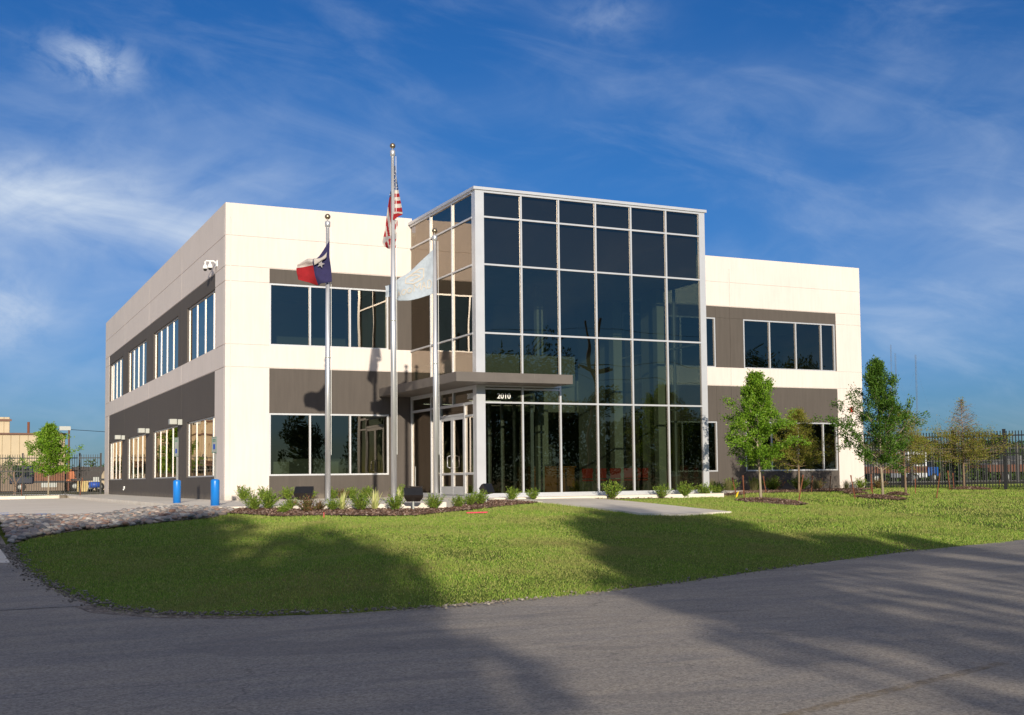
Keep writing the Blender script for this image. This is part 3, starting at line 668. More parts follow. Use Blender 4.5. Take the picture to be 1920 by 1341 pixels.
def text_obj(name, body, size, mat, mx, parent=None, ext=.004):
    cu = bpy.data.curves.new(name, 'FONT'); cu.body = body; cu.size = size; cu.extrude = ext; cu.align_x = 'CENTER'; cu.offset = size*.008
    o = bpy.data.objects.new(name, cu); COL.objects.link(o)
    dg = bpy.context.evaluated_depsgraph_get(); me = bpy.data.meshes.new_from_object(o.evaluated_get(dg))
    COL.objects.unlink(o); bpy.data.objects.remove(o)
    me.transform(mx); me.materials.clear(); me.materials.append(mat)
    n = bpy.data.objects.new(name, me); COL.objects.link(n)
    if parent is not None: n.parent = parent
    return n
M_num = simple('white_vinyl', (.85, .85, .82), .5)
def txt_mx(org, sdir, ndir):
    s_, n_ = Vector(sdir), Vector(ndir); Mx = Matrix((s_, (0, 0, 1), n_)).transposed().to_4x4(); Mx.translation = Vector(org); return Mx
text_obj('street_number', '2010', .235, M_num, txt_mx((7.43, TY0+.032, 3.17), (1, 0, 0), (0, -1, 0)), B)
text_obj('street_number', '2010', .235, M_num, txt_mx((TX0+.03, -5.45, 3.19), (0, -1, 0), (-1, 0, 0)), B)

# ---------------- things inside the lobby
def chair():
    r = empty('lobby_chair', (0, 0, 0), 'x', 'chair', 'red chairs in the lobby')
    mb = MB(); mb.box((-.20, -.2, .42), (.20, .2, .48)); bevel(mb.build('seat', M_red, r), .02)
    mb = MB(); mb.box((-.20, .18, .52), (.20, .23, .88)); bevel(mb.build('backrest', M_red, r), .02)
    for x in (-.18, .18):
        for y in (-.18, .18):
            mb = MB(); mb.tube([(x, y, 0), (x*.95, y*.95, .43)], .012, 6); mb.build('leg', M_steel, r)
    for x in (-.19, .19):
        mb = MB(); mb.tube([(x, .2, .46), (x, .23, .7)], .012, 6); mb.build('back_support', M_steel, r)
    return r
ordn = ['first', 'second', 'third', 'fourth', 'fifth', 'sixth', 'seventh', 'eighth', 'ninth', 'tenth', 'eleventh', 'twelfth', 'thirteenth', 'fourteenth']
c0 = chair()
for i in range(5):
    o = c0 if i == 0 else copy_tree(c0)
    o.location = (12.55+.52*i, -1.9-.10*i, .1); o.rotation_euler.z = R(150)
    o['label'] = f'red lobby chair behind the glass tower, {ordn[i]} from the wooden desk'
mb = MB(); r = empty('reception_desk', (12.2, 1.2, .1), 'orange wood reception desk behind the lobby glass', 'desk')
mb.box((11.0, .8, .1), (13.4, .9, 1.05)); mb.build('front_panel', M_wood, r); mb = MB(); mb.box((10.95, .75, 1.05), (13.45, 1.6, 1.1)); mb.build('desk_top', M_wood, r)
mb = MB(); mb.box((13.0, .78, .1), (13.05, .80, 1.05)); mb.build('trim', M_darkint, r)
for i, (x, y, l_) in enumerate(((8.2, -3.2, 1.6), (10.9, 4.5, 1.4), (12.2, 4.0, 1.3), (7.4, -1.0, 1.6))):
    if i in (1, 2): z = 3.28
    else: z = 3.3
    e = empty('ceiling_light', (x, y, z), ['slim lit ceiling strip above the entrance vestibule', 'slim lit ceiling strip left of the desk in the lobby', 'slim lit ceiling strip above the reception desk', 'slim lit ceiling strip behind the entrance doors'][i], 'ceiling light', 'strip lights in the lobby ceiling')
    mb = MB(); mb.box((x-l_/2, y-.07, z-.02), (x+l_/2, y+.07, z+.02)); mb.build('housing', M_alu, e)
    mb = MB(); mb.box((x-l_/2+.02, y-.05, z-.026), (x+l_/2-.02, y+.05, z-.021)); mb.build('diffuser', M_lamp, e)

# ---------------- things fixed to the walls
def wall_light(y, lab):
    e = empty('wall_light', (-.0, y, 3.02), lab, 'wall light', 'grey box lights on the car park wall')
    mb = MB(); mb.box((-.17, y-.16, 2.90), (.0, y+.16, 3.12)); bevel(mb.build('housing', M_alu2, e), .015)
    mb = MB(); mb.box((-.48, y-.17, 2.92), (-.20, y+.17, 3.13)); bevel(mb.build('lamp_head', M_alu2, e), .015)
    mb = MB(); mb.box((-.20, y-.05, 2.98), (-.17, y+.05, 3.06)); mb.build('arm', M_alu2, e)
M_alu2 = simple('pale_grey_metal', (.40, .41, .38), .5, .1, .05)
wall_light(8.3, 'grey box light on the charcoal side wall, nearest the building corner'); wall_light(16.95, 'grey box light on the charcoal side wall, middle of three'); wall_light(25.5, 'grey box light on the charcoal side wall, nearest the gate')
e = empty('security_camera', (0, 1.6, 8.1), 'white twin dome security camera on the cream side wall', 'security camera')
mb = MB(); mb.tube([(-.0, 1.45, 8.15), (-.1, 1.5, 8.25), (-.34, 1.6, 8.26)], .025, 8); mb.box((-.03, 1.32, 8.05), (.0, 1.6, 8.25)); mb.build('bracket', M_num, e)
for x, y in ((-.34, 1.72), (-.22, 1.48)):
    mb = MB(); mb.tube([(x, y, 8.26), (x, y, 8.13)], .03, 8); mb.lathe((x, y, 8.0), [(0, .15), (.04, .15), (.07, .1), (.085, .04), (.085, 0), (0, 0)], 16); hd = mb.build('camera_housing', M_num, e, True)
    mb = MB(); mb.lathe((x, y, 8.0), [(.065, 0), (.06, -.04), (.04, -.07), (0, -.08)], 14); mb.build('dome', M_black, hd, True)
mb = MB(); mb.tube([(-.02, 1.5, 8.1), (-.02, 1.52, 7.9)], .008, 5); mb.build('cable', M_black, e)
e = empty('fire_alarm_bell', (28.04, 2, 3.55), 'small red alarm bell with white strobe on the far cream wall', 'alarm bell')
M_redp = simple('red_paint', (.55, .02, .02), .4)
mb = MB(); mb.lathe((0, 0, 0), [(0, .09), (.09, .085), (.125, .04), (.13, 0), (0, 0)], 20); b_ = mb.build('gong', M_redp, e, True); b_.matrix_parent_inverse = Matrix.Identity(4); b_.rotation_euler = (R(90), 0, 0); b_.location = (0, -.03, 0)
mb = MB(); mb.box((28.0, 1.86, 3.50), (28.12, 1.92, 3.60)); mb.build('strobe', M_num, e)
mb = MB(); mb.tube([(.45, -.0, .47), (.45, -.07, .47)], .03, 8); mb.tube([(.45, -.07, .47), (.45, -.09, .40)], .02, 8); mb.tube([(.40, -.06, .50), (.50, -.06, .50)], .012, 6)
tag(mb.build('wall_tap', simple('brass', (.22, .15, .10), .5, .5)), 'small brass tap low on the cream front wall', 'tap')
mb = MB(); mb.box((-.05, 25.2, .38), (-.0, 25.5, .5)); mb.tube([(-.02, 25.35, .38), (-.06, 25.35, .3)], .03, 8)
tag(mb.build('wall_outlet', M_num), 'small white outlet low on the charcoal side wall', 'outlet')

# ---------------- flagpoles and flags
def flagpole(x, y, H, lab, r0_=.068, r1_=.042):
    e = empty('flagpole', (x, y, .07), lab, 'flagpole', 'flagpoles in front of the building')
    mb = MB(); mb.lathe((x, y, .07), [(0, 0), (.14, 0), (.14, .03), (.11, .05), (r0_, .07)], 20); mb.build('base_collar', M_steel, e, True)
    mb = MB(); mb.tube([(x, y, .07), (x, y, H*.45), (x, y, H-.28)], [r0_, r0_*.97, r1_], 20); mb.build('pole', M_steel, e, True)
    mb = MB(); mb.tube([(x, y, H*.505), (x, y, H*.505+.03)], r0_*1.03, 20); mb.build('joint', M_alu2, e, True)
    mb = MB(); mb.lathe((x, y, H-.30), [(r1_, -.03), (.065, -.01), (.068, .10), (.05, .13), (.012, .14), (.012, .18)], 16); mb.build('truck', M_steel, e, True)
    mb = MB(); mb.lathe((x, y, H-.055), [(.073*math.sin(math.pi*k/10), -.073*math.cos(math.pi*k/10)) for k in range(11)], 18); mb.build('ball_finial', M_ball, e, True)
    mb = MB(); a = rr.x*.085; b_ = rr.y*.085
    mb.tube([(x+a, y+b_, H-.33), (x+a*1.05, y+b_*1.05, 4), (x+a*1.0, y+b_*1.0, 1.3)], .006, 5); mb.build('halyard', M_num, e)
    return e
M_ball = simple('satin_gold', (.42, .33, .22), .32, .9, .1, 3)
P1, P2, P3 = (.335, -11.1), (2.0, -11.3), (3.22, -11.1)
flagpole(*P1, 7.40, 'steel flagpole flying the red white and blue lone star flag')
flagpole(*P2, 9.36, 'tallest steel flagpole, flying the striped flag', .074, .042)
flagpole(*P3, 7.27, 'steel flagpole flying the pale blue logo flag')
AX = Vector((rr.x, rr.y, 0)).normalized(); DP = Vector((F.x, F.y, 0)).normalized()
def cloth(name, col):
    m, t, b = new_mat(name); v = tc(t); n = noise(t, v, 9, 5)
    c = ramp(t, n, [(.3, tuple(k*.82 for k in col)), (.7, col)]); t.links.new(c, b.inputs['Base Color']); b.inputs['Roughness'].default_value = .9
    T = t.nodes.new('ShaderNodeBsdfTranslucent'); t.links.new(c, T.inputs[0]); mx = t.nodes.new('ShaderNodeMixShader'); mx.inputs[0].default_value = .25
    t.links.new(b.outputs[0], mx.inputs[1]); t.links.new(T.outputs[0], mx.inputs[2]); t.links.new(mx.outputs[0], t.nodes['Material Output'].inputs[0])
    bump(t, b, noise(t, v, 14, 4), .5, .03); return m
C_blue = cloth('navy_cloth', (.04, .035, .12)); C_white = cloth('white_cloth', (.66, .60, .56)); C_redc = cloth('red_cloth', (.40, .015, .022))
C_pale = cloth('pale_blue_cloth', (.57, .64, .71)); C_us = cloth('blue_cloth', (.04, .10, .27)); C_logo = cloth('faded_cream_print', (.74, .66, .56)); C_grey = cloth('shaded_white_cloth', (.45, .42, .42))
def flag_pt(pole, upole, ppm, z0v, sc, ox, oy):
    """local drawing coordinates -> a point near the pole: across, up, and a depth offset"""
    def f(X, Y, c=0):
        u, v = ox+X/sc, oy+Y/sc
        return Vector((pole[0], pole[1], 0))+AX*((u-upole)/ppm)+Vector((0, 0, .65+(z0v-v)/ppm))+DP*c
    return f
def smooth_rows(tab, n):
    """tab: rows of control points -> finer grid by cubic blending along both axes"""
    A = np.array(tab, float)
    def rs(A, n):
        k = len(A); x = np.linspace(0, k-1, n); i = np.clip(x.astype(int), 0, k-2); t = (x-i)[:, None, None]
        P = lambda j: A[np.clip(j, 0, k-1)]
        p0, p1, p2, p3 = P(i-1), P(i), P(i+1), P(i+2)
        return .5*((2*p1)+(-p0+p2)*t+(2*p0-5*p1+4*p2-p3)*t**2+(-p0+3*p1-3*p2+p3)*t**3)
    return rs(rs(A, n[0]).transpose(1, 0, 2), n[1]).transpose(1, 0, 2)
def flag_mesh(name, Gd, f, rip, colf, mats, parent=None):
    n, m_ = Gd.shape[:2]; mb = MB(); V = []
    for i in range(n):
        for j in range(m_): V.append(tuple(f(Gd[i, j, 0], Gd[i, j, 1], rip(j/(m_-1), i/(n-1)))))
    mb.v = V
    for i in range(n-1):
        for j in range(m_-1):
            mb.f.append((i*m_+j, i*m_+j+1, (i+1)*m_+j+1, (i+1)*m_+j)); mb.m.append(colf((j+.5)/(m_-1), (i+.5)/(n-1), Gd[i, j, 0], Gd[i, j, 1]))
    o = mb.build(name, mats, parent, True); s = o.modifiers.new('t', 'SOLIDIFY'); s.thickness = .003; return o
# lone star flag
f1 = flag_pt(P1, 617.2, 74.8, 905.8, 12.19, 550, 440)
T = [[(885,150),(760,330),(600,545),(500,580),(380,575),(240,640),(150,700)],
     [(880,380),(770,520),(600,625),(490,650),(360,650),(235,690),(145,740)],
     [(895,600),(740,690),(590,735),(490,735),(330,750),(220,770),(135,795)],
     [(920,850),(790,900),(640,950),(530,960),(390,960),(260,930),(150,930)],
     [(945,1110),(830,1140),(700,1160),(600,1190),(420,1120),(290,1090),(170,1060)]]
e = empty('flag', (P1[0]+.08, P1[1], 6.7), 'folded blue, white and red lone star flag blowing from its pole', 'flag')
flag_mesh('cloth', smooth_rows(T, (34, 46)), f1, lambda s, t: -.13+.06*math.sin(s*9+t*2.5)*min(1, s*3)+.03*math.sin(t*11+s*4), lambda s, t, x, y: 0 if s < .46 else (1 if t < .5 else 2), [C_blue, C_white, C_redc], e)
Tf = [[(545,585),(640,590),(730,560),(800,500),(852,438)], [(550,650),(650,640),(740,600),(805,545),(845,500)], [(560,745),(640,700),(720,645),(800,600),(838,560)]]
flag_mesh('fold', smooth_rows(Tf, (8, 14)), f1, lambda s, t: -.25-.03*math.sin(t*3), lambda *a: 0, [C_white], e)
mb = MB(); cst = (700, 715)
mb.face([f1(cst[0]+(95 if k % 2 == 0 else 38)*math.sin(math.pi*k/5+.25), cst[1]-(95 if k % 2 == 0 else 38)*math.cos(math.pi*k/5+.25), -.075) for k in range(10)]); mb.v = [tuple(Vector(p)-DP*.15) for p in mb.v]; mb.build('star', C_grey, e)
# striped flag, hanging limp
f2 = flag_pt(P2, 735.3, 73.0, 905, 6.386, 700, 270)
e = empty('flag', (P2[0]+.07, P2[1], 8.9), 'limp red and white striped flag with a starred blue canton', 'flag')
T = [[(243,262),(258,262)],[(243,330),(263,330)],[(243,420),(276,420)],[(241,500),(288,500)],[(240,555),(295,555)],[(238,600),(303,600)],[(237,650),(312,650)],[(236,700),(321,700)],[(236,760),(332,760)],[(235,810),(341,815)],[(234,835),(346,850)]]
def us_r(s, t, x, y):
    y += 0
    if y < 553: return 0
    for a, c in ((600,1),(640,2),(688,1),(726,2),(768,1),(822,2)):
        if y < a: return c
    return 3
flag_mesh('cloth', smooth_rows(T, (60, 8)), f2, lambda s, t: -.02+.05*math.sin(s*3.2)+.01*math.sin(t*20), us_r, [C_us, C_white, C_redc, C_grey], e)
T = [[(234,838),(290,835),(346,846)],[(236,862),(290,850),(345,862)],[(232,890),(285,868),(340,872)],[(228,925),(240,935),(262,905)]]
flag_mesh('fold', smooth_rows(T, (12, 12)), f2, lambda s, t: -.09+.04*t, lambda s, t, x, y: 0 if t < .35 else 1, [C_white, C_redc], e)
T = [[(192,580),(206,580)],[(181,640),(206,640)],[(170,720),(206,720)],[(160,800),(207,800)],[(145,900),(207,900)],[(127,1030),(208,1030)],[(108,1130),(208,1130)],[(98,1190),(205,1170)],[(112,1235),(200,1240)],[(150,1262),(196,1285)]]
def us_l(s, t, x, y):
    q = x-.18*y
    if y < 640: return 0
    if y > 1120 and y < 1150+.0*x+ (200-x)*.6: return 3
    for a, c in ((-95,1),(-60,2),(-38,1),(-8,2),(30,1),(200,2)):
        if q < a: return c
    return 1
flag_mesh('cloth', smooth_rows(T, (60, 14)), f2, lambda s, t: -.02+.06*math.sin(s*4+1)+.02*math.sin(t*14), us_l, [C_us, C_white, C_redc, C_grey], e)
T = [[(236,920),(276,922)],[(238,980),(278,985)],[(236,1050),(272,1050)],[(240,1120),(270,1120)],[(238,1190),(268,1190)],[(240,1262),(260,1262)]]
flag_mesh('cloth', smooth_rows(T, (30, 8)), f2, lambda s, t: .03+.03*math.sin(t*12), lambda s, t, x, y: (1 if math.sin(y*.045+x*.09) > .1 else (2 if y < 1080 or y > 1150 else 3)), [C_us, C_white, C_redc, C_grey], e)
def star_poly(cx, cy, rad, d):
    mb_s = MB(); mb_s.face([f2(cx+(rad if k % 2 == 0 else rad*.42)*math.sin(math.pi*k/5), cy-(rad if k % 2 == 0 else rad*.42)*math.cos(math.pi*k/5), d) for k in range(10)]); mb_s.build('star', C_white, e)
for cx, cy in ((265,425),(257,478),(278,508),(252,535),(254,380),(262,340),(271,462),(284,540),(197,625),(250,440)): star_poly(cx, cy, 8, -.08)
# pale blue logo flag
f3 = flag_pt(P3, 816, 71.7, 904.5, 11.175, 710, 460)
top = [(1150,100),(900,325),(650,560),(450,710),(345,775),(220,835),(120,855)]; bot = [(1175,1010),(1050,1075),(740,1175),(450,1195),(345,1150),(230,1095),(140,1110)]
T = [[(a[0]*(1-t)+b_[0]*t+14*math.sin(t*3.1), a[1]*(1-t)+b_[1]*t) for a, b_ in zip(top, bot)] for t in (0, .25, .5, .75, 1)]
G3 = smooth_rows(T, (30, 60)); rip3 = lambda s, t: .03+.09*math.sin(s*8.5+t*1.5)*min(1, s*3)+.02*math.sin(s*21-t*7)
e = empty('flag', (P3[0]-.05, P3[1], 5.6), 'faded pale blue flag with a hexagon logo and lettering', 'flag')
flag_mesh('cloth', G3, f3, rip3, lambda *a: 0, [C_pale], e)
def on3(X, Y, off=.018):
    """drawing point -> flag surface, slightly proud on the viewer's side"""
    d = (G3[..., 0]-X)**2+(G3[..., 1]-Y)**2; i, j = np.unravel_index(d.argmin(), d.shape)
    return f3(X, Y, rip3(j/59, i/29)-off)
def ribbon(mb, pts, w):
    for (a, b_) in zip(pts[:-1], pts[1:]):
        a, b_ = np.array(a, float), np.array(b_, float); k = max(2, int(np.hypot(*(b_-a))/30)); d = (b_-a)/np.hypot(*(b_-a)); n_ = np.array((-d[1], d[0]))*w/2
        q = [a+(b_-a)*i/k for i in range(k+1)]
        for p0, p1 in zip(q[:-1], q[1:]): mb.face([on3(*(p0-n_)), on3(*(p1-n_)), on3(*(p1+n_)), on3(*(p0+n_))])
mb = MB(); ribbon(mb, [(565,825),(575,720),(640,670),(850,510),(945,500),(940,700),(740,835),(565,825)], 22)
ribbon(mb, [(640,670),(770,640),(870,660),(700,755)], 22); ribbon(mb, [(730,590),(830,575),(890,600)], 20); ribbon(mb, [(650,770),(740,770)], 20); mb.build('logo', C_logo, e)
Lt = {'A': [[(0,1),(.5,0),(1,1)],[(.2,.65),(.8,.65)]], 'O': [[(.5,0),(.1,.2),(0,.5),(.1,.8),(.5,1),(.9,.8),(1,.5),(.9,.2),(.5,0)]], 'M': [[(0,1),(0,0),(.5,.6),(1,0),(1,1)]], 'D': [[(0,0),(0,1),(.6,1),(1,.7),(1,.3),(.6,0),(0,0)]]}
for ch, x, y, w, h_ in (('A',385,1010,75,110),('O',490,975,95,115),('O',605,940,95,115),('M',745,850,130,150),('A',900,800,95,170),('D',1030,765,75,170)):
    mb = MB()
    for st in Lt[ch]: ribbon(mb, [(x+p[0]*w, y+p[1]*h_-p[0]*w*.35) for p in st], 17)
    mb.build('letter', C_logo, e)

# ---------------- bollards with parking signs, wheel stop
M_galv = simple('galvanised_steel', (.26, .26, .25), .5, .6, .1, 6)
M_signw = simple('sign_white', (.36, .37, .34), .5); M_signb = simple('sign_blue', (.02, .08, .4), .5); M_green = simple('sign_green', (.03, .22, .1), .5)
def bollard(x, y, lab, van):
    e = empty('bollard', (x, y, .02), lab, 'bollard', 'blue bollards with parking signs')
    mb = MB(); mb.lathe((x, y, .02), [(0, 0), (.117, 0), (.117, .66), (.11, .69), (.07, .715), (0, .72)], 28); mb.build('sleeve', M_blue, e, True)
    mb = MB(); mb.box((x-.028, y-.028, .72), (x+.028, y+.028, 2.03 if not van else 1.88))
    for k in range(22): mb.box((x-.01, y-.030, .78+k*.03), (x+.01, y+.030, .79+k*.03), 1)
    mb.build('post', [M_galv, M_black], e)
    z1 = 1.88 if van else 2.05; z0 = 1.44 if van else 1.46
    Rz = Matrix.Translation((x, y, 0)) @ Matrix.Rotation(R(14), 4, 'Z') @ Matrix.Translation((-x, -y, 0))
    mb = MB(); mb.box((x-.034, y-.155, z0), (x-.029, y+.155, z1), mat=Rz); s = bevel(mb.build('sign', M_signw, e), .002)
    mb = MB(); mb.box((x-.037, y-.06, z0+.10), (x-.0345, y+.06, z0+.24), mat=Rz); mb.build('symbol', M_signb, s)
    mb = MB()
    for a, b_, c, d in ((-.14, .14, z1-.02, z1-.01), (-.14, .14, z0+.01, z0+.02), (-.14, -.13, z0+.02, z1-.02), (.13, .14, z0+.02, z1-.02), (-.09, .09, z1-.09, z1-.07), (-.09, .09, z1-.13, z1-.11)): mb.box((x-.037, y+a, c), (x-.0345, y+b_, d), mat=Rz)
    mb.build('border', M_green, s)
    return e
bollard(-1.82, -1.9, 'blue bollard and sign post farther along the side wall', False)
bollard(-1.72, -7.4, 'blue bollard and sign post by the river stones', True)
mb = MB(); prof = [(-.075, 0), (-.06, .10), (-.035, .125), (.035, .125), (.06, .10), (.075, 0)]
P_ = [[(-3.25+a, yy_, -.099+z) for a, z in prof] for yy_ in (-6.9, -5.1)]
for k in range(5): mb.face([P_[0][k], P_[0][k+1], P_[1][k+1], P_[1][k]])
mb.face(P_[0][::-1]); mb.face(P_[1])
tag(bevel(mb.build('wheel_stop', M_conc), .015), 'pale concrete wheel stop in the empty parking bay', 'wheel stop')

# ---------------- floodlights and small things in the beds
def floodlight(x, y, rz, tilt, lab, big=1.0):
    z = float(h(x, y))+.02
    e = empty('floodlight', (x, y, z), lab, 'floodlight', 'black floodlights aimed at the flags and facade')
    mb = MB(); mb.tube([(x, y, z), (x, y, z+.22)], .025, 10); mb.build('stem', M_alu2, e)
    Mx = Matrix.Translation((x, y, z+.38)) @ Matrix.Rotation(rz, 4, 'Z') @ Matrix.Rotation(tilt, 4, 'X') @ Matrix.Scale(big, 4)
    mb = MB(); A_ = [(-.2, -.13), (.2, -.13), (.2, .13), (-.2, .13)]; Bk = [(-.14, -.09), (.14, -.09), (.14, .09), (-.14, .09)]
    fr_ = [Mx @ Vector((p[0], p[1], .1)) for p in A_]; md = [Mx @ Vector((p[0], p[1], .03)) for p in A_]; bk = [Mx @ Vector((p[0], p[1], -.11)) for p in Bk]
    for a, b_ in ((fr_, md), (md, bk)):
        for k in range(4): mb.face([a[k], a[(k+1) % 4], b_[(k+1) % 4], b_[k]])
    mb.face(bk)
    bevel(mb.build('housing', M_bronze, e), .008)
    mb = MB(); mb.face(fr_); mb.build('lens', M_black, e)
    mb = MB(); mb.tube([Mx @ Vector((-.215, 0, .0)), (x-.0, y, z+.2), Mx @ Vector((.215, 0, .0))], .012, 6); mb.build('yoke', M_bronze, e)
M_bronze = simple('bronze_housing', (.035, .028, .026), .45, .3, .15, 8)
floodlight(2.16, -12.3, R(-15), R(38), 'black floodlight on a stem between the second and third flagpoles', 1.15)
floodlight(-.08, -10.4, R(-25), R(35), 'black floodlight in the shrubs beside the lone star flagpole', 1.15)
floodlight(5.66, -8.7, R(35), R(65), 'black floodlight tilted steeply beside the tower corner post', 1.1)
e = empty('disc_stand', (3.3, -9.3, .07), 'dark round dish with a thin upright rod near the entrance', 'stand')
mb = MB(); mb.lathe((3.3, -9.3, .07), [(0, 0), (.13, 0), (.1, .06), (.035, .1), (.03, .36), (0, .36)], 16); mb.build('pedestal', M_bronze, e, True)
mb = MB(); mb.lathe((3.3, -9.3, .43), [(0, -.02), (.1, -.02), (.2, .03), (.2, .045), (0, .045)], 20); mb.build('dish', M_bronze, e, True)
mb = MB(); mb.tube([(3.3, -9.3, .47), (3.3, -9.3, 1.0)], .009, 6); mb.lathe((3.3, -9.3, 1.0), [(0, 0), (.018, .01), (0, .03)], 8); mb.build('rod', M_galv, e)
mb = MB(); zt_ = float(h(3.2, -13.6))+.055; mb.box((3.05, -13.62, zt_-.03), (3.6, -13.59, zt_)); o = mb.build('marking_tape', simple('pink_tape', (.65, .05, .10), .6)); tag(o, 'strip of pink marking tape lying at the mulch edge', 'tape')
mb = MB(); mb.tube([(-.55, -13.9, float(h(-.55, -13.9))), (-.55, -13.9, float(h(-.55, -13.9))+.13)], .012, 6); tag(mb.build('ground_stake', M_redp), 'short dark red stake standing in the open grass', 'stake')

# ---------------- plants
def leaves(P, L, Wd, D=None, seed=0, up=0.0, fold=.25):
    """diamond leaves at points P; D = preferred direction"""
    rg = np.random.default_rng(seed); n = len(P); P = np.asarray(P)
    d = rg.normal(size=(n, 3)); 
    if D is not None: d = d*.55+np.asarray(D)*1.2
    d[:, 2] += up; d /= np.linalg.norm(d, axis=1, keepdims=True)
    q = rg.normal(size=(n, 3)); s = np.cross(d, q); s /= np.linalg.norm(s, axis=1, keepdims=True)
    nn = np.cross(d, s); l = (L*rg.uniform(.6, 1.25, n))[:, None]; w = (Wd*rg.uniform(.7, 1.2, n))[:, None]
    V = np.stack([P, P+d*l*.5+s*w*.5+nn*w*fold, P+d*l, P+d*l*.5-s*w*.5+nn*w*fold], 1).reshape(-1, 3)
    return V, np.arange(4*n).reshape(n, 4)
M_shrub = rand_mat('shrub_leaf', [(.07, .14, .015), (.14, .24, .025), (.24, .33, .04), (.11, .18, .02), (.34, .40, .07)], .6, .25)
M_shrub2 = rand_mat('bronze_leaf', [(.10, .10, .03), (.16, .09, .04), (.26, .12, .06), (.10, .14, .03), (.2, .2, .08)], .6, .25)
M_yucca = rand_mat('yucca_leaf', [(.55, .54, .22), (.40, .46, .14), (.66, .62, .34)], .6, .2)
M_oat = rand_mat('ornamental_grass_blade', [(.16, .17, .06), (.24, .22, .10), (.12, .15, .05), (.32, .26, .13)], .8, .3)
M_stem = simple('brown_stem', (.10, .06, .035), .9)
def shrub_mesh(seed, Hh, sp, nst, mat):
    rg = np.random.default_rng(seed); Ps = []; Ds = []; mb = MB()
    for i in range(nst):
        a = rg.uniform(0, 6.28); tl = rg.uniform(.1, 1.05)*sp; L_ = Hh*rg.uniform(.6, 1.1)
        d = np.array([math.sin(tl)*math.cos(a), math.sin(tl)*math.sin(a), math.cos(tl)])
        t_ = np.linspace(.15, 1, 16)[:, None]; p = d*L_*t_+np.array([0, 0, .12])*L_*t_**2*math.sin(tl)+rg.normal(0, .006, (16, 3))
        Ps.append(p); Ds.append(np.repeat(d[None], 16, 0)+rg.normal(0, .25, (16, 3)))
        if i % 3 == 0: mb.tube([(0, 0, 0), tuple(p[6]), tuple(p[13])], [.006, .004, .002], 4)
    V, Fc = leaves(np.concatenate(Ps), .07, .022, np.concatenate(Ds), seed)
    return V, Fc, mb
def make_shrub(kind, seed):
    spec = {'juniper': (.42, .95, 70, M_shrub, 'shrub'), 'bronze': (.36, 1.1, 55, M_shrub2, 'shrub'), 'small': (.22, 1.2, 30, M_shrub, 'shrub')}[kind]
    V, Fc, mb = shrub_mesh(seed, *spec[:3], spec[3])
    e = bpy.data.objects.new(spec[4], None); COL.objects.link(e)
    np_mesh('foliage', V, Fc, spec[3], e); mb.build('stems', M_stem, e)
    return e
protos = {}
def plant(kind, x, y, sc, label, cat, group, rz, z=None, var=0):
    key = (kind, var)
    if key not in protos: protos[key] = o = make_shrub(kind, 10+var*7+len(kind)) if kind in ('juniper', 'bronze', 'small') else spiky(kind, var)
    else: o = copy_tree(protos[key])
    o.location = (x, y, float(h(x, y))+.03 if z is None else z); o.scale = (sc, sc, sc); o.rotation_euler.z = rz
    return tag(o, label, cat, group)
def spiky(kind, var):
    rg = np.random.default_rng(50+var); V = []; Fs = []
    n, Hh, w, sp, mat, nm = {'yucca': (44, .52, .034, 1.1, M_yucca, 'yucca'), 'oat': (230, .75, .008, .5, M_oat, 'ornamental_grass')}[kind]
    for i in range(n):
        a = rg.uniform(0, 6.28); tl = rg.uniform(.05, 1)*sp; L_ = Hh*rg.uniform(.6, 1.1); b_ = np.array([rg.normal(0, .02), rg.normal(0, .02), 0])*(3 if kind == 'oat' else 1)
        d = np.array([math.sin(tl)*math.cos(a), math.sin(tl)*math.sin(a), math.cos(tl)]); s = np.array([-math.sin(a), math.cos(a), 0])
        dr = .25 if kind == 'oat' else .05; i0 = len(V)
        for k, t_ in enumerate((0, .4, .75, 1)):
            c = b_+d*L_*t_-np.array([0, 0, dr*L_*t_*t_]); ww = w*(1, .9, .5, .05)[k]/2; V += [c-s*ww, c+s*ww]
        for k in range(3): Fs.append((i0+2*k, i0+2*k+1, i0+2*k+3, i0+2*k+2))
    e = bpy.data.objects.new(nm, None); COL.objects.link(e); np_mesh('blades', V, Fs, mat, e); return e
rv = random.Random(11)
G1 = 'shrubs planted in the front mulch bed'
front = [(-1.36,-10.44,'juniper',1.15),(-.98,-10.3,'juniper',1.1),(-.98,-11.93,'small',1.1),(-.5,-10.7,'juniper',.9),(-.42,-12.0,'bronze',1.15),(.0,-11.5,'bronze',.8),(.2,-12.0,'juniper',.95),(.77,-12.42,'juniper',1.15),(1.7,-12.3,'juniper',1.0),(2.85,-11.95,'juniper',1.0),(3.75,-11.35,'juniper',.95),(4.5,-10.3,'juniper',.9),(4.95,-9.95,'juniper',1.2),(7.0,-7.5,'juniper',1.25),(7.75,-7.45,'juniper',1.0)]
desc = ['dense green shrub at the stone bed end of the mulch', 'green shrub tucked against the bare cream wall corner', 'tiny low green shrub at the lawn edge of the mulch', 'loose green shrub in front of the charcoal wall, beside a floodlight', 'bronze leaved shrub just below the first floodlight', 'small bronze shrub at the foot of the lone star flagpole', 'green shrub directly in front of the lone star flagpole', 'spreading green shrub between the two pale yuccas', 'green shrub at the foot of the tallest flagpole', 'green shrub behind the floodlight stem near the entrance', 'green shrub in front of the logo flagpole, entrance side', 'green shrub in front of the glass entrance doors', 'large green shrub covering the base of the tilted floodlight', 'large green shrub before the first tower pane', 'green shrub before the second tower pane beside the path']
for i, (x, y, k, sc) in enumerate(front): plant(k, x, y, sc*rv.uniform(.72, .95), desc[i], 'shrub', G1, rv.uniform(0, 6), var=i % 3 if k == 'juniper' else 0)
